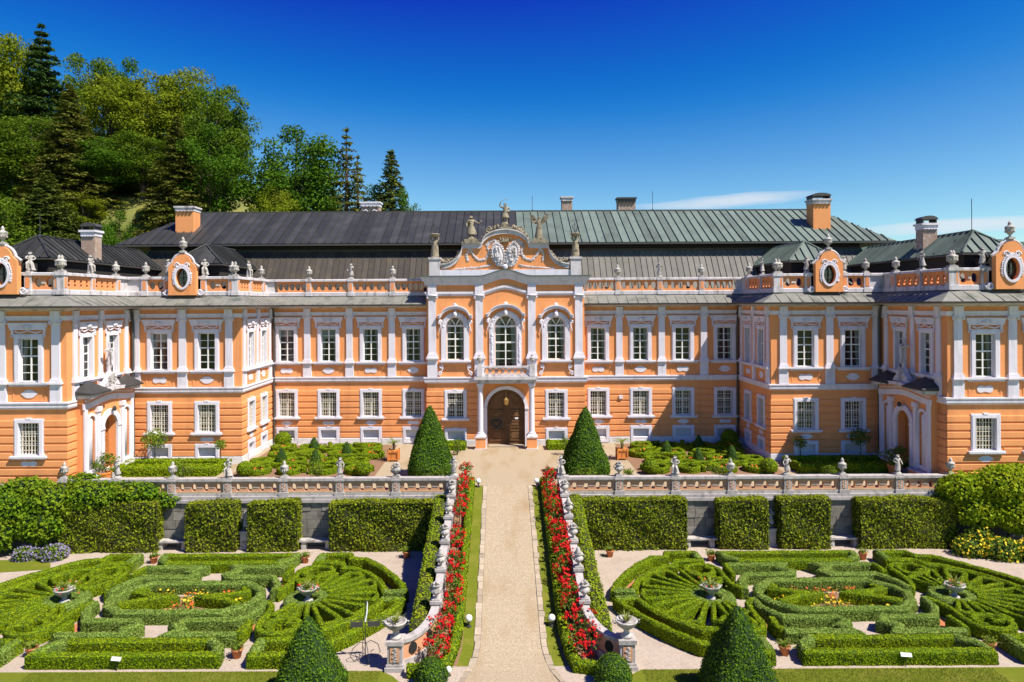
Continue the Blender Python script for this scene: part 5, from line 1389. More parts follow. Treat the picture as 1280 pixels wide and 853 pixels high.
    for fx in (1, -1):
        P = [(1.2, 1.0), (-0.2, 0.9), (0.1, 0.3), (0.25, -0.2), (-0.2, -0.7), (1.0, -0.85), (1.8, -0.9), (1.9, 0.1), (0.6, -0.95)]
        for u, v in P:
            g = np.array([loc(fx * u, v) + (GZ + 0.08,)]) + RNG.normal(size=(50, 3)) * [0.16, 0.13, 0.05]
            V, F = blades(g, np.tile([0, 0, 1.0], (len(g), 1)), 0.09, 1.0)
            k = 14; g2 = g[:k] + [0, 0, 0.10]
            V2, F2 = blades(g2, np.tile([0, -.3, 1.0], (k, 1)), 0.085, 0.6, 0.95)
            o = obj('flower_clump', raw_mesh('flower_clump', np.concatenate([V, V2]), [F, F2 + len(V)], ['shrub', 'yellow_flower' if random.random() < .5 else 'pink_flower'], [0, 1]))
            tag(o, 'small clump of yellow and orange flowers inside the box ring ' + wd, 'flowers', 'flower clumps in the ring ' + wd)
for s in (-1, 1): parterre(s)

# ------------------------------------------------------------------ scroll parterres on the terrace
def terrace_parterre(s):
    wd = 'beside the %s wing' % ('sunlit' if s < 0 else 'shaded')
    sheet('soil_bed', [(s * 7.1, 36.2), (s * 15.0, 36.2), (s * 15.0, 44.7), (s * 7.1, 44.7)][::s], 0.004, 'soil')
    rnd = random.Random(11)
    k = 0
    for r in range(4):
        for c in range(4):
            x = 8.25 + 1.85 * c + (0.35 if r % 2 else -0.1); y = 37.35 + 1.95 * r
            if x > 14.3: x = 14.2
            a0 = rnd.uniform(0, 360); d = 1 if (r + c) % 2 else -1
            rad = rnd.uniform(0.68, 0.82)
            pts = [(s * (x + rad * (1 - 0.45 * t) * math.cos(R(a0 + d * 430 * t))), y + rad * 1.02 * (1 - 0.45 * t) * math.sin(R(a0 + d * 430 * t))) for t in [i / 20 for i in range(21)]]
            tail = (s * (x + (rad + 0.75) * math.cos(R(a0 - d * 38))), y + (rad + 0.75) * math.sin(R(a0 - d * 38)))
            if 7.3 < s * tail[0] < 14.8 and 36.6 < tail[1] < 44.4: pts = [tail] + pts
            o = hedge('scroll_hedge', pts, 0.21, 0.31, 0.0, 'box', density=900, size=0.058)
            row = ('nearest the balustrade', 'second from the balustrade', 'second from the windows', 'under the windows')[r]
            tag(o, 'curled box scroll on the terrace %s, row %s' % (wd, row), 'hedge', 'box scrolls %s in row %s' % (wd, row))
            if (r * 4 + c) % 3 != 1:
                g = np.array([[s * x, y, 0.16]]) + RNG.normal(size=(46, 3)) * [0.17, 0.17, 0.05]
                V, F = blades(g, np.tile([0, -.2, 1.0], (len(g), 1)), 0.10, 0.9)
                g2 = g[:8] + [0, 0, 0.10]; V2, F2 = blades(g2, np.tile([0, -.5, 1.0], (8, 1)), 0.10, 0.5, 0.95)
                tag(obj('flower_clump', raw_mesh('flower_clump', np.concatenate([V, V2]), [F, F2 + len(V)], ['shrub', 'pink_flower'], [0, 1])), 'orange flowers inside a box scroll of the terrace parterre ' + wd, 'flowers', 'orange flowers in the scrolls ' + wd)
    for j in range(3):
        x = 9.2 + 1.9 * j
        for y, h in ((38.4, 0), (42.3, 1)):
            pts = [(s * (x - 0.9), y - 0.5), (s * (x - 0.3), y), (s * (x + 0.4), y + 0.15), (s * (x + 0.95), y + 0.65)]
            tag(hedge('link_hedge', [tuple(p) for p in catmull([Vector(p) for p in pts], 4)], 0.20, 0.30, 0.0, 'box', density=900, size=0.058), 'wavy box link between terrace scrolls %s, %s row' % (wd, ('front', 'rear')[h]), 'hedge', 'wavy box links %s, %s' % (wd, ('front', 'rear')[h]))
    for x, y, r_, nm in ((14.1, 36.75, 0.42, 'at the wing corner'), (7.75, 36.75, 0.42, 'next to the balustrade gravel'), (14.45, 44.2, 0.52, 'in the inner court corner')):
        mb = MB().blob((0, 0, r_ * 0.85), r_, 14, 10)
        tag(leafy('box_ball', mb, 'box', 'box_core', 620, 0.075, 0.012, mtx=T(s * x, y, 0)), 'round clipped box ball %s, terrace parterre %s' % (nm, wd), 'shrub')
    for x, y in ((9.6, 41.0), (12.0, 42.6), (13.0, 39.4), (10.9, 38.9)):
        mb = MB().lathe([(0.34, 0.0), (0.36, 0.2), (0.22, 0.6), (0.04, 0.95)], n=12)
        tag(leafy('box_cone', mb, 'yew', 'yew_core', 420, 0.06, 0.012, mtx=T(s * x, y, 0)), 'small clipped cone between the box scrolls ' + wd, 'shrub', 'small cones ' + wd)
    # low hedge frames in front of the wing
    for a, b, nm in ((15.9, 18.6, 'nearer the inner court'), (18.9, 21.4, 'nearer the side portal')):
        if s < 0 and a > 18: a, b = 18.9, 21.2
        P = [(s * a, 36.9), (s * b, 36.9), (s * b, 38.7), (s * a, 38.7)]
        tag(hedge('frame_hedge', P, 0.42, 0.48, 0.0, 'box', True, 520, 0.085), 'low box hedge frame before the %s wing, %s' % ('sunlit' if s < 0 else 'shaded', nm), 'hedge')
        tag(hedge('infill_hedge', [(s * (a + 0.45), 37.8), (s * (b - 0.45), 37.8)], 0.5, 0.38, 0.0, 'box', False, 520, 0.085), 'box strip inside the hedge frame before the %s wing, %s' % ('sunlit' if s < 0 else 'shaded', nm), 'hedge')
    # short box frame beside the columns
    P = [(s * 2.75, 43.0), (s * 4.3, 43.0), (s * 4.3, 43.9), (s * 2.75, 43.9)]
    tag(hedge('frame_hedge', P, 0.32, 0.42, 0.0, 'box', True, 520, 0.085), 'small box hedge frame by the palace door, on the %s side' % ('shadier' if s > 0 else 'sunnier'), 'hedge')
for s in (-1, 1): terrace_parterre(s)

# ------------------------------------------------------------------ stone figures, urns, vases
def skin_mesh(name, J, E, root, material, extra=None, sub=1):
    """one continuous body grown over a skeleton; J: joint -> (x, y, z, radius)"""
    keys = list(J); idx = {k: i for i, k in enumerate(keys)}
    me = bpy.data.meshes.new(name)
    me.from_pydata([J[k][:3] for k in keys], [(idx[a], idx[b]) for a, b in E], [])
    ob = bpy.data.objects.new('tmp_body', me); COL.objects.link(ob)
    ob.modifiers.new('s', 'SKIN')
    sv = me.skin_vertices[0].data
    for i, k in enumerate(keys):
        r = J[k][3]; sv[i].radius = (r, r) if not hasattr(r, '__len__') else r
        sv[i].use_root = (k == root)
    md = ob.modifiers.new('u', 'SUBSURF'); md.levels = sub; md.render_levels = sub
    bpy.context.view_layer.update()
    dg = bpy.context.evaluated_depsgraph_get()
    out = bpy.data.meshes.new_from_object(ob.evaluated_get(dg))
    bpy.data.objects.remove(ob); bpy.data.meshes.remove(me)
    bm = bmesh.new(); bm.from_mesh(out)
    if extra is not None:
        tmp = extra.mesh('tmp', None); bm.from_mesh(tmp); bpy.data.meshes.remove(tmp)
    bm.to_mesh(out); bm.free()
    out.name = name; out.materials.clear(); out.materials.append(M[material]); out.shade_smooth()
    return out
BODY_E = [('pel', 'spi'), ('spi', 'che'), ('che', 'nec'), ('nec', 'hea'), ('hea', 'top'), ('che', 'shl'), ('shl', 'ell'), ('ell', 'hal'), ('hal', 'fil'), ('che', 'shr'), ('shr', 'elr'), ('elr', 'har'), ('har', 'fir'),
          ('pel', 'hil'), ('hil', 'knl'), ('knl', 'anl'), ('anl', 'tol'), ('pel', 'hir'), ('hir', 'knr'), ('knr', 'anr'), ('anr', 'tor')]
def body(armL, armR, lean=0.02, kL=(-.07, -.05), kR=(.08, -.01), child=False, seat=False):
    h = 1.25 if child else 1.0
    J = dict(pel=(0, 0, .52, .085), spi=(lean, 0, .63, .075), che=(lean, .005, .75, .095), nec=(lean * .5, 0, .835, .04), hea=(lean * .3, -.012, .90, .058 * h), top=(lean * .3, -.008, .955, .045 * h),
             shl=(-.115 + lean, 0, .79, .048), shr=(.115 + lean, 0, .79, .048), hil=(-.062, 0, .49, .07), hir=(.062, 0, .49, .07))
    J.update(ell=(*armL[0], .037), hal=(*armL[1], .027), fil=(*armL[2], .017), elr=(*armR[0], .037), har=(*armR[1], .027), fir=(*armR[2], .017))
    if seat:
        J.update(knl=(-.09, -.20, .47, .058), anl=(-.08, -.22, .20, .035), tol=(-.08, -.29, .17, .026), knr=(.10, -.19, .44, .058), anr=(.12, -.17, .18, .035), tor=(.13, -.24, .15, .026))
    else:
        J.update(knl=(kL[0], kL[1], .28, .05), anl=(kL[0] - .005, .02, .06, .032), tol=(kL[0] - .02, -.07, .03, .024), knr=(kR[0], kR[1], .28, .05), anr=(kR[0] + .005, .02, .06, .032), tor=(kR[0] + .02, -.07, .03, .024))
    return J
DOWN_L = [(-.19, .03, .66), (-.20, -.06, .55), (-.19, -.09, .50)]; DOWN_R = [(.19, .03, .66), (.20, -.06, .55), (.19, -.09, .50)]
HIP_R = [(.23, .06, .68), (.14, -.06, .60), (.09, -.08, .58)]; HIP_L = [(-.23, .06, .68), (-.14, -.06, .60), (-.09, -.08, .58)]
UP_L = [(-.22, -.02, .86), (-.25, -.05, 1.0), (-.25, -.06, 1.05)]; FRONT_R = [(.18, -.10, .70), (.08, -.19, .72), (.03, -.22, .73)]
def drape(r0=.13, r1=.17, z0=.50, z1=.16, swing=.04):
    mb = MB(); n = 14; vs = []
    for j in range(5):
        t = j / 4; z = z0 + (z1 - z0) * t
        for i in range(n):
            a = 2 * PI * i / n; r = (r0 + (r1 - r0) * t) * (1 + .14 * t * math.sin(5 * a + 1.5 * j))
            mb.v.append((r * math.cos(a) + swing * t, r * .8 * math.sin(a), z))
    for j in range(4):
        for i in range(n): mb.f.append((j * n + i, (j + 1) * n + i, (j + 1) * n + (i + 1) % n, j * n + (i + 1) % n))
    return mb
def face(mb, lean=0.02, child=False):
    h = 1.25 if child else 1.0
    mb.blob((lean * .3, -.012 - .052 * h, .90), (.010, .018, .016), 6, 4)
    for s in (-1, 1): mb.blob((lean * .3 + s * .055 * h, -.01, .90), (.010, .018, .022), 5, 4)
    for i in range(9):
        a = PI * i / 8; mb.blob((lean * .3 + .055 * h * math.cos(a), .018, .935 + .035 * h * math.sin(a)), (.028, .035, .026), 6, 4, .3)
    return mb
ROCK = MB().box(-.16, .16, -.16, .16, 0, .05).blob((0, 0, .07), (.17, .16, .07), 9, 5, .4)
def fig(name, J, mb, mat_='stone', child=False):
    return skin_mesh(name, J, BODY_E, 'pel', mat_, face(mb, child=child))
FIG = {
    'figure': [fig('figure', body(DOWN_L, FRONT_R, child=True), drape(.12, .16, .52, .22), child=True), fig('figure', body(HIP_L, DOWN_R, lean=-.02, child=True), drape(.12, .15, .50, .20, -.03), child=True),
               fig('figure', body(FRONT_R and [(-.17, -.11, .70), (-.06, -.19, .66), (0, -.2, .64)], HIP_R, child=True, seat=True), drape(.14, .20, .50, .10), child=True)],
    'big_sword': [fig('figure', body(HIP_R and DOWN_L, HIP_R, lean=.03) | dict(ell=(-.24, .0, .84, .037), hal=(-.20, -.03, .99, .027), fil=(-.17, -.04, 1.03, .02)), drape(.13, .19, .55, .33, .0).tube([(-.22, -.04, 1.0), (-.12, -.04, 1.10), (.03, -.03, 1.16), (.18, -.02, 1.17)], .012, 5, .006), 'stone_warm')],
    'big_soldier': [fig('figure', body(DOWN_L, [(.20, -.08, .72), (.30, -.16, .66), (.36, -.18, .70)], lean=.02), drape(.14, .22, .54, .20, .03).blob((.38, -.18, .74), .05).box(-.12, .12, .06, .12, .55, .80), 'stone_warm')],
    'big_wings': [fig('figure', body([(-.22, -.06, .70), (-.30, -.12, .78), (-.34, -.14, .80)], [(.20, -.05, .88), (.26, -.06, 1.0), (.26, -.06, 1.04)], lean=.0), drape(.12, .17, .54, .06, -.02), 'stone_warm')],
    'caryatid': [fig('figure', body([(-.20, 0, .92), (-.15, -.03, 1.0), (-.12, -.03, 1.03)], [(.20, 0, .92), (.15, -.03, 1.0), (.12, -.03, 1.03)], lean=.0), drape(.15, .20, .62, .02, .0), 'stone_warm')],
}
wing = MB()
for s in (-1, 1):
    wing.plate([(s * .05, .72), (s * .18, .98), (s * .34, 1.12), (s * .42, 1.05), (s * .38, .90), (s * .30, .78), (s * .16, .66)], (), .06, .10)
WINGS = wing.mesh('wing', 'stone_warm')
ROCKM = ROCK.mesh('rock_base', 'stone'); ROCKW = ROCK.mesh('rock_base', 'stone_warm')
def urn_parts():
    b = MB().box(-.16, .16, -.16, .16, 0, .07).box(-.12, .12, -.12, .12, .0705, .11)
    u = MB().lathe([(.10, .11), (.05, .16), (.05, .21), (.09, .24), (.17, .36), (.20, .46), (.19, .52), (.22, .56), (.20, .60), (.12, .64), (.07, .69), (.09, .73), (.07, .80), (.02, .88)], n=12)
    for s in (-1, 1): u.tube(scroll(s * .20, .47, .07, 1.0, PI / 2, s, 0.0, 8), .02, 5)
    for i in range(10):
        a = 2 * PI * i / 10; u.blob((.18 * math.cos(a), .18 * math.sin(a), .37), (.035, .035, .06), 5, 4)
    return [('base', b.mesh('base', 'stone')), ('bowl', u.mesh('bowl', 'stone', True))]
def vase_parts(k):
    b = MB().box(-.17, .17, -.17, .17, 0, .07)
    u = MB().lathe([(.13, .07), (.06, .12), (.05, .17), (.10, .21), (.19, .30), (.22, .40), (.16, .50), (.13, .53), (.21, .59), (.21, .62), (.15, .60)], n=12)
    for s in (-1, 1): u.tube([(s * .20, 0, .36), (s * .28, 0, .44), (s * .25, 0, .54), (s * .17, 0, .57)], .022, 5)
    t = MB()
    if k == 0:
        for i in range(16): t.blob((random.uniform(-.13, .13), random.uniform(-.13, .13), .62 + random.uniform(0, .10)), .055, 6, 4, .3)
    else: t.lathe([(.14, .61), (.17, .66), (.09, .75), (.10, .80), (.03, .90)], n=10)
    for i in range(8):
        a = 2 * PI * i / 8; u.blob((.20 * math.cos(a), .20 * math.sin(a), .36), (.04, .04, .07), 5, 4, .3)
    return [('base', b.mesh('base', 'stone')), ('bowl', u.mesh('bowl', 'stone', True)), ('filling', t.mesh('filling', 'stone', True))]
URN, VASE, VASE2 = urn_parts(), vase_parts(0), vase_parts(1)
def place(parts, name, label, cat, loc, rot=0.0, sc=1.0, group=None):
    t = thing(name, label, cat, loc, rot, group, sc)
    for pn, me in parts: obj(pn, me, t)
    return t
fi = 0
def place_figure(label, loc, rot, sc, group=None, kind='figure', material='stone'):
    global fi
    L = FIG[kind]; me = L[fi % len(L)]; fi += 1
    t = thing('statue', label, 'statue', loc, rot, group, sc)
    obj('figure', me, t); obj('rock_base', ROCKM if kind == 'figure' else ROCKW, t)
    return t
# parapet finials of the palace
WING = lambda x: 'dark roofed' if x < 0 else 'green roofed'
for p, rot, what in FINIALS:
    ax = abs(p.x)
    if p.y > 45: where = 'on the main parapet'
    elif p.y > 40.3 and ax < 16: where = 'on the court side parapet of the inner pavilion'
    elif p.y > 39.7: where = 'on the front parapet of the inner pavilion'
    elif p.y > 34.4 and ax < 23: where = 'above the side portal parapet'
    else: where = 'on the front parapet of the outer pavilion'
    where += ', %s half' % WING(p.x)
    if what == 'urn': place(URN, 'urn', 'stone urn with lid %s' % where, 'urn', p, rot, 0.98, 'stone urns ' + where)
    elif what == 'urn_top': place(URN, 'urn', 'stone urn crowning the oval dormer of the %s pavilion, %s half' % ('inner' if ax < 20 else 'outer', WING(p.x)), 'urn', p, rot, 1.05)
    else: place_figure('small stone putto %s' % where, p, rot + random.uniform(-.5, .5), 1.02, 'stone figures ' + where)
# pediment sculpture
AY = RY + 0.3
place_figure('stone warrior raising a curved sabre on top of the pediment', (0, AY, 14.34), 0, 1.45, None, 'big_sword')
place_figure('stone soldier statue on the pediment shoulder over the dark roof', (-2.22, AY, 13.42), 0.3, 1.55, None, 'big_soldier')
w_ = place_figure('winged stone statue on the pediment shoulder over the green roof', (2.22, AY, 13.42), -0.2, 1.5, None, 'big_wings'); obj('wing', WINGS, w_)
for s in (-1, 1):
    t = place_figure('stone caryatid carrying a flower basket, %s end of the pediment' % ('dark roofed' if s < 0 else 'green roofed'), (s * 4.58, AY - .1, 12.23), 0, 1.35, None, 'caryatid')
    MB().lathe([(.10, .98), (.20, 1.02), (.25, 1.12), (.23, 1.15), (.05, 1.13)], n=12).build('basket', 'stone_warm', t)
    m = MB()
    for k in range(7):
        a = 2 * PI * k / 7
        m.tube([(0, 0, 1.12), (.07 * math.cos(a), .07 * math.sin(a), 1.28), (.16 * math.cos(a), .12 * math.sin(a), 1.42 + .08 * (k % 3))], .008, 4)
        m.blob((.16 * math.cos(a), .12 * math.sin(a), 1.43 + .08 * (k % 3)), .028, 5, 4)
    m.build('iron_flowers', 'iron', t)
for s in (-1, 1): place(URN, 'urn', 'stone urn on the balcony corner over the %s column' % ('sunlit' if s < 0 else 'shadier'), 'urn', (s * 1.66, RY - 1.19, 5.36), 0, 0.75)
# planted bowls
def fan_leaves(n, L, w, up, droop, mat_names, z=0.0, seg=4):
    V = []; F = []
    for i in range(n):
        a = 2 * PI * i / n + random.uniform(-.2, .2); e = random.uniform(up * .55, up * 1.2); l = L * random.uniform(.75, 1.1)
        d = Vector((math.cos(a), math.sin(a), 0)); sd = Vector((-d.y, d.x, 0)); b = len(V)
        for k in range(seg + 1):
            t = k / seg; r = l * t * math.cos(e) ; zz = z + l * t * math.sin(e) - droop * l * t * t
            p = d * r + Vector((0, 0, zz)); ww = w * (1 - t * .92) * (.6 + .8 * min(1, t * 3) * .5)
            V += [tuple(p - sd * ww), tuple(p + sd * ww)]
        for k in range(seg): F.append((b + 2 * k, b + 2 * k + 1, b + 2 * k + 3, b + 2 * k + 2))
    return np.array(V), np.array(F)
def flowers_and_leaves(c, r, n, size, leaf, fl=None, nf=0, fs=.08):
    g = np.array(c) + RNG.normal(size=(n, 3)) * r
    V, F = blades(g, np.tile([0, -.2, 1.0], (n, 1)), size, .9)
    if not fl: return V, [F], [leaf], [0]
    g2 = np.array(c) + RNG.normal(size=(nf, 3)) * r * 1.1 + [0, 0, r[2] * .6]
    V2, F2 = blades(g2, np.tile([0, -.4, .8], (nf, 1)), fs, .6, .95)
    return np.concatenate([V, V2]), [F, F2 + len(V)], [leaf, fl], [0, 1]
BOWL = MB().lathe([(.20, 0), (.20, .08), (.10, .14), (.09, .24), (.16, .30), (.32, .42), (.38, .55), (.40, .58), (.36, .60), (.30, .52), (.05, .50)], n=16)
for s in (-1, 1): BOWL.tube([(s * .36, 0, .45), (s * .46, 0, .50), (s * .46, 0, .58), (s * .38, 0, .59)], .025, 5)
BOWLM = BOWL.mesh('bowl', 'stone', True)
names = {'vase': VASE, 'vase2': VASE2, 'urn': URN}
ORD = ['', 'first', 'second', 'third', 'fourth', 'fifth', 'sixth', 'seventh']
for (p, rot, kind, s, i) in SPOTS:
    wd = PLACE[s]
    if kind in names:
        if i >= 10: lab = 'carved stone vase on the ramp balustrade, %s below the corner, %s' % (ORD[i - 10], wd)
        else: lab = 'stone %s on the %s terrace balustrade post from the ramp, %s' % ('urn' if kind == 'urn' else 'vase', ORD[i], wd)
        place(names[kind], 'vase' if kind != 'urn' else 'urn', lab, 'vase' if kind != 'urn' else 'urn', p, rot, 0.92 if i < 10 else 0.86)
    elif kind == 'figure':
        lab = 'stone putto on the terrace corner post by the ramp, %s' % wd if i == 10 else 'stone putto on the %s terrace balustrade post from the ramp, %s' % (ORD[i], wd)
        place_figure(lab, p, random.uniform(-.5, .5), 0.95)
    elif kind in ('bowl', 'agave'):
        if kind == 'agave': lab = 'stone bowl with agave on the foot post of the ramp ' + wd
        else: lab = 'stone bowl with palm in the box fan, %s, parterre %s' % ('outer end' if i == 41 else 'ramp end', wd)
        t = thing('planted_bowl', lab, 'planter', p, 0, None, 0.95)
        obj('bowl', BOWLM, t)
        V, F = fan_leaves(26, .52 if kind == 'agave' else .62, .035, 1.0, .25, None, .52)
        obj('plant', raw_mesh('plant', V, [F], ['palm']), t)
        if kind == 'bowl':
            V, Fs, ms, mi = flowers_and_leaves((0, 0, .60), [.22, .22, .06], 90, .10, 'shrub', 'red_flower' if s < 0 else 'pink_flower', 14, .07)
            obj('flowers', raw_mesh('flowers', V, Fs, ms, mi), t)
# ------------------------------------------------------------------ pots, benches, niches, planters
POT = MB().lathe([(.12, 0), (.17, .24), (.20, .25), (.20, .31), (.17, .31), (.15, .24), (.02, .24)], n=14).mesh('pot', 'terracotta', True)
for s in (-1, 1):
    for x, y, w in ((9.32, 31.35, 'in the wall side gap near the ramp'), (16.3, 31.4, 'in the wall side gap far from the ramp'), (4.75, 31.9, 'at the ramp hedge'), (9.2, 22.95, 'in the lawn side gap near the ramp'), (16.2, 23.1, 'in the lawn side gap far from the ramp')):
        t = thing('potted_plant', 'terracotta pot plant %s, %s' % (w, PLACE[s]), 'pot plant', (s * x, y, GZ), random.uniform(0, 6), None, 1.0)
        obj('pot', POT, t)
        V, F = fan_leaves(30, .42, .035, .95, .35, None, .26)
        V2, F2, ms, mi = flowers_and_leaves((0, 0, .38), [.12, .12, .07], 70, .09, 'shrub')
        obj('plant', raw_mesh('plant', np.concatenate([V, V2]), [F, F2[0] + len(V)], ['palm', 'shrub'], [0, 1]), t)
    for x, w in ((9.3, 'nearer the ramp'), (16.25, 'farther from the ramp')):
        t = thing('bench', 'grey stone bench against the terrace wall %s, %s' % (w, PLACE[s]), 'bench', (s * x, 33.15, GZ))
        MB().box(-.85, .85, -.22, .22, .38, .46).build('seat', 'stone', t)
        for q in (-1, 1): MB().taper(q * .58 - .12, q * .58 + .12, -.18, .18, 0, .379, .02).build('leg', 'stone', t)
    t = thing('niche_statue', 'weathered stone statue on a pedestal in the wall gap ' + PLACE[s], 'statue', (s * 12.78, 33.25, GZ))
    MB().box(-.26, .26, -.22, .22, 0, .12).box(-.21, .21, -.18, .18, .1205, .78).box(-.25, .25, -.21, .21, .7805, .88).build('pedestal', 'stone', t)
    obj('figure', FIG['figure'][0], t, T(0, 0, .88, 0, .95))
    # orange box planter with a palm
    px_, py_ = (-6.65, 40.2) if s < 0 else (6.8, 40.3)
    t = thing('box_planter', 'orange wooden box planter with a palm on the %s side of the court' % ('sunlit' if s < 0 else 'shadier'), 'planter', (px_, py_, 0.02))
    MB().box(-.27, .27, -.27, .27, .06, .60).build('box', 'planter_wood', t)
    for a in (-1, 1):
        for b_ in (-1, 1): MB().box(a * .29 - .035, a * .29 + .035, b_ * .29 - .035, b_ * .29 + .035, 0, .66).build('corner_post', 'planter_wood', t)
    MB().box(-.255, .255, -.31, -.272, .50, .60).box(-.255, .255, -.31, -.272, .06, .15).build('rail', 'planter_wood', t)
    MB().tube([(0, 0, .58), (.03, 0, .8), (0, 0, .98)], .07, 8, .09).build('trunk', 'bark', t)
    V, F = fan_leaves(24, 1.15, .05, .85, .62, None, .95, 6)
    obj('fronds', raw_mesh('fronds', V, [F], ['palm']), t)
    # sign plate by the lawn-side hedge
    t = thing('sign', 'small blank white plate on a stake by the lawn edge hedge ' + PLACE[s], 'sign', (s * 12.8, 22.12, GZ), -.15)
    MB().plate(rect(-.165, .165, -.06, .06), (), -.01, .01).build('plate', 'white_metal', t, Matrix.Translation((0, 0, .40)) @ Matrix.Rotation(R(-35), 4, 'X'))
    MB().tube([(0, .02, -.05), (0, .02, .40)], .012, 5).build('stake', 'iron', t)
    # globe lamps beside the ramp
    for y, w in ((34.45, 'top'), (24.2, 'foot')):
        t = thing('globe_lamp', 'white globe lamp at the %s of the ramp %s' % (w, PLACE[s]), 'lamp', (s * 1.47, y, zr(y)))
        MB().lathe([(.09, 0), (.09, .03), (.03, .05), (.03, .14), (.07, .16), (.05, .19)], n=10).build('post', 'iron', t)
        MB().blob((0, 0, .30), .125, 16, 10).build('globe', 'lamp_white', t, smooth=True)
t = thing('globe_lamp', 'small white globe lamp below the ramp foot by the dark shrub', 'lamp', (-2.0, 21.75, GZ))
MB().lathe([(.08, 0), (.08, .03), (.03, .05), (.03, .10), (.06, .12)], n=10).build('post', 'iron', t); MB().blob((0, 0, .2), .10, 16, 10).build('globe', 'lamp_white', t, smooth=True)
# heart wreath on the door, alarm box
hw_ = [(0.30 * math.sin(a) ** 3, 0, 0.02 * (13 * math.cos(a) - 5 * math.cos(2 * a) - 2 * math.cos(3 * a) - math.cos(4 * a))) for a in [2 * PI * i / 26 for i in range(26)]]
tag(MB().tube(hw_, .06, 6, closed=True).build('heart_wreath', 'iron', None, T(-0.62, RY + 0.03, 1.38)), 'dark heart-shaped wreath hanging on the big wooden door', 'wreath')
MB().box(7.45, 7.68, 44.86, 44.999, 2.92, 3.14).build('alarm_box', 'white', PAL)
# wrought-iron stand beside the parterre
t = thing('iron_stand', 'tall wrought-iron stand with two dark plates on the gravel', 'stand', (-4.85, 22.75, GZ), .1)
MB().tube([(0, 0, .05), (0, 0, 1.95)], .016, 6).tube([(0, 0, 1.2), (0, 0, 2.0)], .02, 6, .008).build('pole', 'iron', t)
MB().tube([(-.62, 0, 1.32), (.62, 0, 1.32)], .010, 5).build('crossbar', 'iron', t)
for s in (-1, 1): MB().box(s * .28 - .20, s * .28 + .20, -.015, .015, 1.10, 1.27).build('plate', 'gutter', t)
MB().tube([(0, -.05, 1.3), (.06, -.06, 1.6), (.08, -.05, 1.95)], .035, 6, .015).build('white_ribbon', 'white_metal', t)
for k in range(4):
    a = PI / 2 * k + .3
    MB().tube([(r * math.cos(a), r * math.sin(a), z) for r, z in ((0, .55), (.18, .62), (.42, .45), (.50, .2), (.38, .03), (.2, .1), (.18, .25), (.30, .3))], .013, 5).build('scroll_leg', 'iron', t)

# ------------------------------------------------------------------ roses, cones, shrubs
def rose_bush(x, y, z, h, r, nb, label, group, seed):
    t = thing('rose_bush', label, 'rose', (x, y, z), 0, group)
    MB().tube([(0, 0, 0), (.02, .01, h * .5), (0, 0, h)], .018, 5).build('stem', 'bark', t)
    n = 240
    d = unit(RNG.normal(size=(n, 3))); g = d * (RNG.random((n, 1)) ** .4) * [r, r, r * .8] + [0, 0, h]
    V, F = blades(g, d, .085, .7)
    obj('foliage', raw_mesh('foliage', V, [F], ['rose_leaf']), t)
    c = unit(RNG.normal(size=(nb, 3)) + [0, -.2, .45]) * [r * 1.02, r * 1.02, r * .85] + [0, 0, h]
    P = np.repeat(c, 9, axis=0) + RNG.normal(size=(nb * 9, 3)) * .035
    N = np.repeat(c - [0, 0, h - .1], 9, axis=0)
    V, F = blades(P, unit(N), .075, .7, .95)
    obj('blooms', raw_mesh('blooms', V, [F], ['red_flower']), t)
for s in (-1, 1):
    y = 34.9; i = 0
    while y > 22.4:
        x = 2.14 + random.uniform(-.08, .08)
        if y < 23.6: x = 2.45
        big = y < 23.6
        h = random.uniform(.50, .85) if not big else .55
        # sparser bed on the lavender side
        if not (s < 0 and i == 6):
            sz = random.uniform(.30, .40) * (1.12 if s > 0 else .95) * (1.35 if big else 1)
            rose_bush(s * x, y, zr(y), h, sz, int(random.uniform(15, 23) * (1.25 if s > 0 else 1.0) * (1.6 if big else 1)), 'red standard rose in the bed beside the ramp ' + PLACE[s], 'red roses ' + PLACE[s], i)
        y -= random.uniform(.62, .80) if s > 0 else random.uniform(.72, .95); i += 1

def square_cone(h, r, n=20, k=4.0, rows=12):
    mb = MB(); ph = random.uniform(0, 6)
    for j in range(rows + 1):
        t = j / rows; rr = r * (1 - t) ** .82 * (1 - .18 * max(0, .12 - t) / .12) + .03
        for i in range(n):
            a = 2 * PI * i / n; c, s_ = math.cos(a), math.sin(a)
            q = rr / (abs(c) ** k + abs(s_) ** k) ** (1 / k) * random.uniform(.965, 1.035) * (1 + .035 * math.sin(7 * t + ph + 2 * a) + .02 * math.sin(13 * t + 3 * a + ph))
            mb.v.append((q * c + .05 * r * math.sin(ph) * t, q * s_, h * t))
    for j in range(rows):
        for i in range(n): mb.f.append((j * n + i, j * n + (i + 1) % n, (j + 1) * n + (i + 1) % n, (j + 1) * n + i))
    mb.f.append(tuple(range(rows * n, rows * n + n)))
    return mb
for x, y, z, h, r, lab, sz in ((-6.1, 20.6, GZ, 2.42, 1.12, 'large clipped yew cone on the lawn by the lavender side parterre', .07), (6.85, 20.6, GZ, 2.68, 1.15, 'large clipped yew cone on the lawn by the yellow flower side parterre', .07),
                               (-4.05, 36.5, 0, 3.75, 1.32, 'tall clipped yew pyramid on the sunlit side of the court', .085), (4.15, 36.5, 0, 3.65, 1.28, 'tall clipped yew pyramid on the shadier side of the court', .085)):
    tag(leafy('yew_cone', square_cone(h, r), 'yew', 'yew_core', 520, sz, .025, mtx=T(x, y, z, .12)), lab, 'topiary')

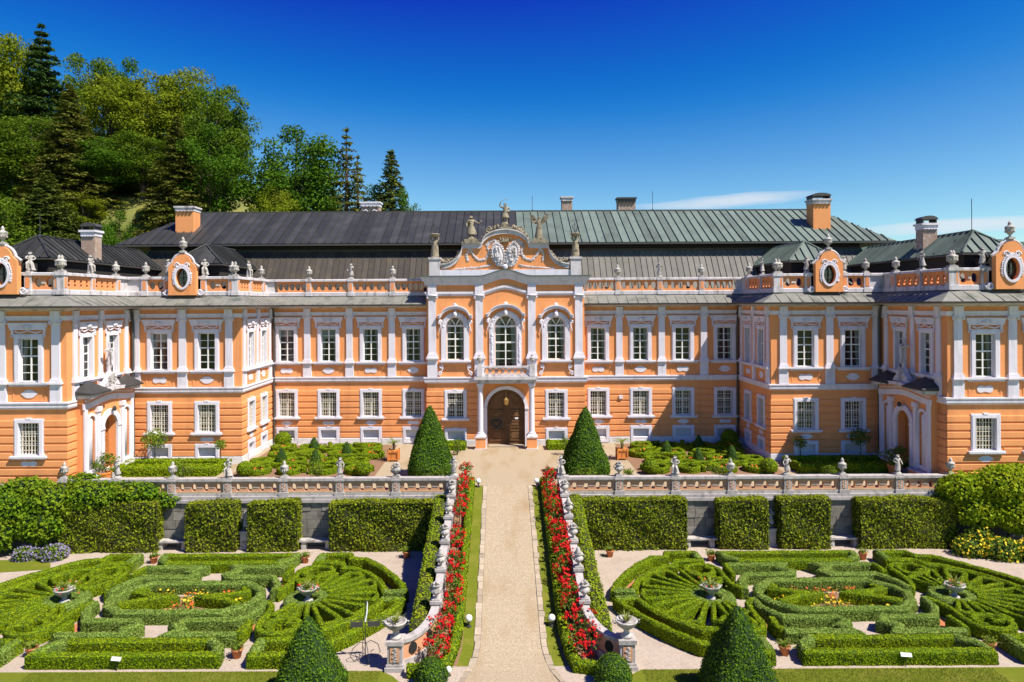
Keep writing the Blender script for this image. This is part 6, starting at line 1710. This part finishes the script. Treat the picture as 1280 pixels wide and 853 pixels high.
for x, r, lab in ((-2.5, .52, 'dark rounded yew at the ramp foot by the small lamp'), (3.15, .58, 'dark rounded yew at the ramp foot below the roses')):
    mb = MB().lathe([(r * .8, 0), (r, r * .35), (r * .88, r * .9), (r * .5, r * 1.35), (.05, r * 1.55)], n=14)
    tag(leafy('yew_dome', mb, 'yew', 'yew_core', 620, .065, .02, mtx=T(x, 21.25, GZ)), lab, 'topiary')

def shrub(name, label, loc, r, n, size, leaf, stems=5, group=None, blooms=None, nb=0, bsize=.08):
    """loose shrub: stems and a leaf cloud in uneven lobes"""
    t = thing(name, label, 'shrub', loc, 0, group)
    rx, ry, rz = r
    m = MB()
    for k in range(stems):
        a = 2 * PI * k / stems + .3
        m.tube([(0, 0, -.02), (rx * .35 * math.cos(a), ry * .35 * math.sin(a), rz * .7), (rx * .7 * math.cos(a), ry * .7 * math.sin(a), rz * 1.4)], .02, 5, .006)
    m.build('stem', 'bark', t)
    lob = unit(RNG.normal(size=(14, 3))) * [rx * .62, ry * .62, rz * .62] + [0, 0, rz]
    k = RNG.integers(0, 14, n); d = unit(RNG.normal(size=(n, 3)))
    g = lob[k] + d * (RNG.random((n, 1)) ** .45) * np.array([rx, ry, rz]) * .45
    g[:, 2] = np.maximum(g[:, 2], .02)
    V, F = blades(g, unit(g - [0, 0, rz * .6]), size, .8)
    obj('foliage', raw_mesh('foliage', V, [F], [leaf]), t)
    if blooms:
        kk = RNG.integers(0, n, nb); P = g[kk] + unit(g[kk] - [0, 0, rz * .5]) * .12
        V, F = blades(P, unit(g[kk] - [0, 0, rz * .3] + [0, -.3, .3]), bsize, .6, .95)
        obj('blooms', raw_mesh('blooms', V, [F], [blooms]), t)
    return t
shrub('shrub', 'loose yellow-green shrub before the yew pyramid on the sunlit side', (-3.75, 35.05, 0), (.75, .4, .42), 420, .10, 'shrub')
shrub('shrub', 'loose yellow-green shrub before the yew pyramid on the shadier side', (4.05, 35.05, 0), (.75, .4, .45), 420, .10, 'shrub')
shrub('shrub', 'light shrub behind the yew pyramid by the door, sunnier side', (-3.0, 41.6, 0), (.35, .3, .55), 260, .09, 'rose_leaf')
shrub('shrub', 'light shrub behind the yew pyramid by the door, shadier side', (3.75, 41.4, 0), (.45, .4, .75), 320, .09, 'rose_leaf')
shrub('shrub', 'small yellow-green bush near the orange planter, shadier side', (6.45, 36.0, 0), (.4, .3, .3), 240, .09, 'shrub')
shrub('shrub', 'yellow-green bush between box scrolls and balustrade, shadier side', (11.1, 36.0, 0), (.55, .3, .35), 280, .09, 'shrub')
shrub('shrub', 'leafy bush between box scrolls and balustrade, sunlit side', (-10.0, 36.0, 0), (.5, .35, .65), 330, .10, 'shrub')
shrub('shrub', 'leafy green shrub before the hedge frame of the sunlit wing', (-17.2, 36.0, 0), (.75, .4, .62), 420, .10, 'rose_leaf')
shrub('shrub', 'yellow-green bush before the hedge frame of the shaded wing', (17.0, 36.0, 0), (.45, .3, .32), 260, .09, 'shrub')
for x, y, h, r, lab, n in ((-20.1, 38.95, 1.15, .72, 'small round-headed tree in front of the sunlit wing', 620), (-16.35, 38.95, 1.05, .34, 'thin young tree near the corner of the sunlit wing', 200), (16.7, 38.9, 1.0, .42, 'thin young tree near the corner of the shaded wing', 260), (20.15, 38.9, 1.15, .62, 'small round-headed tree in front of the shaded wing', 480)):
    t = thing('small_tree', lab, 'tree', (x, y, 0))
    MB().tube([(0, 0, 0), (.03, 0, h * .6), (0, 0, h + r * .5)], .035, 6, .02).build('trunk', 'bark', t)
    d = unit(RNG.normal(size=(n, 3))); g = d * (RNG.random((n, 1)) ** .4) * [r, r, r * .8] + [0, 0, h + r * .6]
    V, F = blades(g, d, .12, .7); obj('crown', raw_mesh('crown', V, [F], ['rose_leaf' if x > 0 else 'shrub']), t)
for x, y, lab in ((-21.0, 35.6, 'bushy oleander in an orange pot beside the sunlit portal'), (20.6, 36.3, 'bushy oleander in an orange pot beside the shaded portal')):
    t = shrub('potted_oleander', lab, (x, y, .45), (.85, .7, .55), 620, .12, 'rose_leaf')
    MB().lathe([(.25, -.45), (.34, 0), (.37, .02), (.37, .1), (.30, .1), (.28, 0), (.02, 0)], n=14).build('pot', 'planter_wood', t)

# ------------------------------------------------------------------ creepers and flower mounds at both ends of the terrace
def mound(name, label, lobes, n, size, leaf, cat='creeper', blooms=None, nb=0, bs=.08, stems=(), tilt=.75, droop=.0):
    t = thing(name, label, cat, (0, 0, 0))
    L = np.array([l[:3] for l in lobes], dtype=float); Rr = np.array([l[3:] for l in lobes], dtype=float)
    vol = (Rr[:, 0] * Rr[:, 1] + Rr[:, 0] * Rr[:, 2] + Rr[:, 1] * Rr[:, 2]); k = RNG.choice(len(L), n, p=vol / vol.sum())
    d = unit(RNG.normal(size=(n, 3)) + [0, -.25, .1]); q = 1 - .22 * RNG.random((n, 1)) ** 2 + .07 * RNG.normal(size=(n, 1))
    g = L[k] + d * q * Rr[k]
    ok = np.ones(n, bool)
    for i in range(len(L)):
        ok &= (((g - L[i]) / (Rr[i] * .80)) ** 2).sum(1) > 1
    ok &= g[:, 2] > GZ
    g, d = g[ok], d[ok]
    V, F = blades(g, unit(d + [0, -.2, .5]), size, tilt, .7, droop=droop)
    core = MB()
    for l in lobes: core.blob(l[:3], [q * .82 for q in l[3:]], 10, 7, .2)
    cv = np.array(core.v); cq = np.array([f for f in core.f if len(f) == 4]); ct = np.array([f for f in core.f if len(f) == 3])
    cv[:, 2] = np.maximum(cv[:, 2], GZ)
    obj('foliage', raw_mesh('foliage', np.concatenate([cv, V]), [cq, ct, F + len(cv)], [leaf, 'yew_core'], [1, 1, 0]), t)
    m = MB()
    for st in stems: m.tube(st, .045, 6, .02)
    if stems: m.build('stem', 'bark', t)
    if blooms:
        kk = RNG.integers(0, len(g), nb); V, F = blades(g[kk] + d[kk] * .06, unit(d[kk] + [0, -.4, .3]), bs, .6, .95)
        obj('blooms', raw_mesh('blooms', V, [F], [blooms]), t)
lob = [(-18.4, 33.5, .05, 1.5, .75, .55), (-20.2, 33.3, -.1, 1.6, .8, .75), (-22.2, 33.1, -.3, 1.6, .9, .9), (-24.2, 32.8, -.5, 1.6, 1.0, 1.0), (-26, 32.5, -.7, 1.6, 1.0, 1.1), (-22.4, 32.6, -1.2, 1.2, .7, .9), (-24.6, 32.2, -1.5, 1.3, .8, 1.0), (-16.9, 33.4, -.35, .7, .3, .4), (-21.0, 33.9, .45, 1.0, .5, .45), (-23.4, 33.2, .35, 1.3, .6, .5)]
mound('creeper', 'sprawling green creeper smothering the terrace end above the lavender', lob, 15000, .15, 'vine_dark', stems=[[(-23, 33, GZ), (-22.5, 32.8, -1), (-22, 33, 0)]])
lob = [(22.2, 33.0, .15, 1.3, .8, .75), (23.8, 32.7, .35, 1.5, 1.0, .95), (25.4, 32.4, .2, 1.4, 1.0, .95), (22.6, 32.7, -.8, 1.2, .8, .8), (24.4, 32.3, -.9, 1.4, .9, .9), (26, 32, -.8, 1.3, .9, 1.0), (21.6, 33.3, -.2, .7, .5, .5), (24.6, 33.1, .85, 1.0, .6, .45)]
mound('creeper', 'bright yellow-green vine heaped over the terrace end above the yellow flowers', lob, 15000, .16, 'vine', droop=.5, stems=[[(24, 32.8, GZ), (24, 32.7, -1), (24, 33, .2)]])
mound('lavender', 'round lavender bush with pale purple spikes, next to the creeper', [(-21.3, 32.0, GZ + .22, .6, .5, .42)], 1500, .10, 'shrub', 'flower', 'purple_flower', 460, .08)
mound('lavender', 'lavender bush with grey-purple spikes, away from the hedges', [(-22.6, 32.0, GZ + .2, .55, .45, .38)], 1200, .10, 'shrub', 'flower', 'purple_flower', 340, .08)
mound('flower_border', 'yellow flowering border below the vine', [(21.6, 31.9, GZ + .3, .8, .6, .55), (22.8, 31.5, GZ + .3, .9, .7, .6), (24.0, 31.2, GZ + .3, .9, .7, .6), (22.2, 32.2, GZ + .6, .7, .5, .6)], 4200, .11, 'shrub', 'flower', 'yellow_flower', 420, .10)
mound('lavender', 'small lavender patch among the yellow flowers', [(24.7, 31.9, GZ + .55, .5, .4, .4)], 700, .09, 'shrub', 'flower', 'purple_flower', 380, .08)

# grass blades on the near lawn
n = 52000
X = RNG.uniform(-15.5, 15.5, n); Y = RNG.uniform(20.6, 22.02, n); ok = (np.abs(X) > 4.2)
g = np.stack([X[ok], Y[ok], np.full(ok.sum(), GZ + .012)], 1); n = len(g)
h = .03 + .035 * RNG.random((n, 1)); a = RNG.random((n, 1)) * 2 * PI; tx = np.concatenate([np.cos(a), np.sin(a), np.zeros((n, 1))], 1)
tip = g + RNG.normal(size=(n, 3)) * [.018, .018, 0] + np.concatenate([np.zeros((n, 2)), h], 1)
V = np.stack([g - tx * .006, g + tx * .006, tip], 1).reshape(-1, 3)
struct(obj('grass', raw_mesh('grass', V, [np.arange(3 * n).reshape(n, 3)], ['grass_blade'])), 'stuff')

for o in bpy.data.objects:
    if o.parent is not None and o.name.split('.')[0] in ('blooms', 'flowers', 'foliage', 'fronds', 'plant'): o['kind'] = 'stuff'
    if o.name.startswith('flower_clump'): pass

# ------------------------------------------------------------------ hill, far ridge and trees
def smooth(a, b, x):
    t = max(0.0, min(1.0, (x - a) / (b - a))); return t * t * (3 - 2 * t)
def hill_z(x, y):
    return -2.6 + smooth(60, 86, y) * (22.5 * smooth(-2, -44, x) + 3 * smooth(40, 0, x)) + 5 * smooth(86, 200, y) * smooth(-10, -80, x) + 9 * smooth(88, 112, y) * smooth(-30, -55, x) + .4 * math.sin(x * .21) * smooth(60, 80, y)
grid_sheet('hill', -190, 90, 60, 260, 70, 50, hill_z, 'hill_grass')
def ridge_z(x, y):
    t = smooth(600, 1000, y) * smooth(2300, 1300, y)
    return -4 + t * (92 + 22 * math.sin(x * .0031 + 1.0) + 10 * math.sin(x * .011) + 2.5 * math.sin(x * .06 + y * .05)) * smooth(-900, 500, x)
M['far_forest'] = mat('far_wooded_ridge', (0.045, 0.085, 0.055), 0.95, 0.5, 0.03, (0.02, 0.05, 0.03), 0.06, 0.7)
grid_sheet('far_ridge', -1500, 2600, 560, 2400, 240, 60, ridge_z, 'far_forest')

def crown_points(H, r, hb, n, nl, flat=1.0, seed=0):
    """leaf positions: clumps set on a lobed crown between height hb and H"""
    rg = np.random.default_rng(seed)
    cz = (H + hb) / 2; rz = (H - hb) / 2
    c = unit(rg.normal(size=(nl, 3))); rad = rg.uniform(.45, .95, (nl, 1))
    C = c * rad * [r, r, rz] * 0.88 + [0, 0, cz]
    C[:, :2] *= (1 - .22 * np.clip((C[:, 2:3] - cz) / rz, 0, 1))
    sz = rg.uniform(.20, .36, (nl, 1)) * r
    k = rg.integers(0, nl, n); d = unit(rg.normal(size=(n, 3)) + [0, 0, .25])
    P = C[k] + d * sz[k] * [1, 1, .75] * (rg.random((n, 1)) ** .35)
    return P, d, C
def tree_mesh(H, r, hb, n, size, leaf, seed, nl=60):
    P, d, C = crown_points(H, r, hb, n, nl, seed=seed)
    V, F = blades(P, unit(d + [0, 0, .4]), size, .8, .7)
    crown = raw_mesh('crown', V, [F], [leaf])
    m = MB(); random.seed(seed)
    m.tube([(0, 0, -1.5), (.1, 0, H * .25), (-.1, .1, H * .55), (0, 0, H * .86)], H * .017 + .05, 8, .05)
    trunk = m.mesh('trunk', 'bark')
    m = MB()
    for q in C[::2]:
        z0_ = max(hb * .7, q[2] - r * .7 - 1)
        m.tube([(0, 0, z0_), (q[0] * .5, q[1] * .5, (z0_ + q[2]) / 2 + .3), tuple(q)], .09, 5, .02)
    return trunk, m.mesh('limb', 'bark'), crown
def conifer_mesh(H, r, n_lay, leaf, seed, bare=.12, dens=1.0, droop=.32, size=.34):
    rg = np.random.default_rng(seed); P = []; N = []; m = MB()
    for j in range(n_lay):
        t = j / (n_lay - 1); z = H * (bare + (1 - bare) * t); rr = r * (1 - t) ** .85 * rg.uniform(.85, 1.12) + .12
        nb = max(4, int(11 * (1 - t * .55)))
        for b in range(nb):
            a = 2 * PI * b / nb + rg.uniform(0, 2); l = rr * rg.uniform(.65, 1.1)
            d = np.array([math.cos(a), math.sin(a), 0]); sd = np.array([-d[1], d[0], 0])
            k = int((12 + 22 * l) * dens)
            s = rg.random((k, 1)) ** .7
            p = d * s * l + np.array([0, 0, z]) + np.array([0, 0, -1.0]) * (droop * l * s ** 1.5) + sd * rg.normal(size=(k, 1)) * (.10 + .22 * l * (1 - s) * s * 2) + rg.normal(size=(k, 3)) * [.05, .05, .10]
            P.append(p); N.append(np.tile([0, 0, 1.0], (k, 1)) + d * .4)
            if b % 2 == 0: m.tube([(0, 0, z), tuple(d * l * .8 + np.array([0, 0, z - droop * l * .6]))], .05, 4, .015)
    P = np.concatenate(P); V, F = blades(P, unit(np.concatenate(N)), size, .6, .42, droop=.25)
    tr = MB().tube([(0, 0, -1.5), (0, 0, H * .5), (0, 0, H)], H * .012 + .04, 7, .03).mesh('trunk', 'bark_red')
    return tr, m.mesh('limb', 'bark_red'), raw_mesh('crown', V, [F], [leaf])
def plant(kit_, name, label, cat, loc, rz, sc, group=None):
    t = thing(name, label, cat, loc, rz, group)
    t.scale = sc
    for pn, me in zip(('trunk', 'limb', 'crown'), kit_): obj(pn, me, t)
    return t
DEC = {}
for i, (leaf, nl) in enumerate((('tree_a', 60), ('tree_a', 75), ('tree_b', 60), ('tree_b', 70), ('tree_c', 65), ('tree_c', 75))):
    DEC[i] = tree_mesh(20, 6.2, 2.2, 17000, .31, leaf, 20 + i, nl)
CON = {0: conifer_mesh(20, 4.2, 44, 'needle', 41, dens=.8), 1: conifer_mesh(20, 3.6, 42, 'needle_brown', 42, dens=.8), 2: conifer_mesh(20, 3.4, 17, 'needle_dark', 43, .30, 1.3, .02, .40), 3: conifer_mesh(20, 3.0, 24, 'needle_brown', 44, .15, .55)}
def at(px, d): return -0.25 + (px - 627) * d / 853
# px across, top row, depth, half width in metres, kind, tone words
trees = [
    (-25, 25, 96, 7.0, 'd1', 'tall ash-green tree at the outer edge of the wood'), (18, 28, 92, 5.5, 'd2', 'tall yellow-tipped tree next to the dark pine'), (54, 30, 90, 5.2, 'c2', 'dark layered pine standing above the wood'),
    (112, 55, 94, 4.6, 'd0', 'blue-green tree rising beside the yellow robinia'), (160, 66, 100, 4.6, 'd4', 'dark rounded treetop behind the yellow robinia'), (138, 82, 88, 5.2, 'd2', 'yellow-green robinia in full crown on the hill'),
    (198, 78, 90, 5.4, 'd3', 'broad yellow-green tree in the middle of the wood'), (238, 76, 92, 5.4, 'd2', 'yellowish tree with a pale trunk towards the wood edge'), (272, 84, 86, 5.0, 'd1', 'large green tree at the edge of the wood facing the gap'),
    (262, 150, 80, 5.0, 'd4', 'dark green tree below the wood edge'), (40, 130, 84, 6.0, 'd1', 'green tree under the dark pine'), (-5, 150, 80, 6.0, 'd0', 'green tree low on the hill behind the outer pavilion'),
    (88, 104, 80, 5.2, 'c1', 'brownish spruce with drooping boughs above the outer pavilion'), (222, 145, 78, 4.8, 'c1', 'brownish spruce with drooping boughs by the orange chimney'), (130, 165, 82, 5.0, 'd5', 'deep green tree between the two brown spruces'),
    (180, 160, 84, 4.6, 'd0', 'ash-green tree behind the grassy slope'), (60, 212, 74, 5.6, 'c0', 'grey-green spruce low on the slope by the dark pavilion roof'), (10, 225, 72, 4.5, 'd1', 'low spreading tree behind the dark pavilion roof'),
    (95, 175, 92, 6.0, 'd5', 'deep green tree filling the wood behind the brown spruce'), (170, 190, 94, 6.0, 'd4', 'dark green tree deep in the wood below the robinia'), (240, 185, 96, 6.0, 'd5', 'deep green tree in the wood behind the spruce by the chimney'), (280, 130, 90, 4.0, 'd4', 'dark green tree at the lower edge of the wood'), (15, 170, 96, 6.5, 'd5', 'deep green tree inside the wood beyond the ash'), (352, 205, 96, 3.6, 'd1', 'green tree far behind the large rounded tree'), (400, 205, 92, 4.0, 'd5', 'green tree between the large rounded tree and the slender spruce'),
    (372, 148, 84, 6.4, 'd4', 'large dark rounded tree standing alone behind the roof'), (345, 222, 78, 3.0, 'd3', 'light green young tree below the large rounded tree'), (340, 236, 84, 2.2, 'd5', 'green tree in the gap beside the large rounded tree'),
    (434, 162, 84, 4.6, 'c3', 'slender sparse spruce beside the large rounded tree'), (448, 196, 86, 3.8, 'c3', 'thin sparse spruce next to the slender one'), (490, 190, 84, 6.6, 'c0', 'pointed dark spruce standing farthest along the roof'), (474, 226, 86, 3.2, 'd5', 'green tree at the foot of the pointed spruce'), (508, 228, 82, 2.6, 'd4', 'dark green tree beside the pointed spruce'),
]
random.seed(5)
for px, ty, d, r, k, lab in trees:
    x = at(px, d); z0_ = hill_z(x, d); zt_ = 9.2 + (380 - ty) * d / 853
    H = zt_ - z0_; kk = DEC[int(k[1])] if k[0] == 'd' else CON[int(k[1])]
    base_r = 6.2 if k[0] == 'd' else (4.2, 3.6, 3.4, 3.0)[int(k[1])]
    plant(kk, 'deciduous_tree' if k[0] == 'd' else 'conifer', lab, 'tree', (x, d, z0_), random.uniform(0, 6), (r / base_r * 1.06, r / base_r * 1.06, H / 20 * (1.03 if k[0] == 'd' else 1.0)))
# undergrowth on the slope
for i, (px, ty, d, r) in enumerate(((20, 262, 68, 2.6), (75, 268, 67, 2.2), (128, 262, 70, 2.0), (150, 250, 74, 2.2), (30, 245, 76, 3.0), (105, 232, 78, 3.0), (196, 250, 80, 2.0), (145, 222, 86, 3.0), (240, 235, 84, 2.6), (-15, 240, 74, 3.2), (60, 290, 65, 2.0), (0, 285, 64, 2.2))):
    x = at(px, d); z0_ = hill_z(x, d); zt_ = 9.2 + (380 - ty) * d / 853
    H = max(2.0, zt_ - z0_)
    plant(DEC[(i * 5 + 1) % 6], 'thicket_shrub', 'leafy thicket bush growing on the grassy slope behind the dark pavilion roofs', 'shrub', (x, d, z0_ - H * .15), i * 1.3, (r / 5.6, r / 5.6, H / 18), 'thicket bushes on the slope')
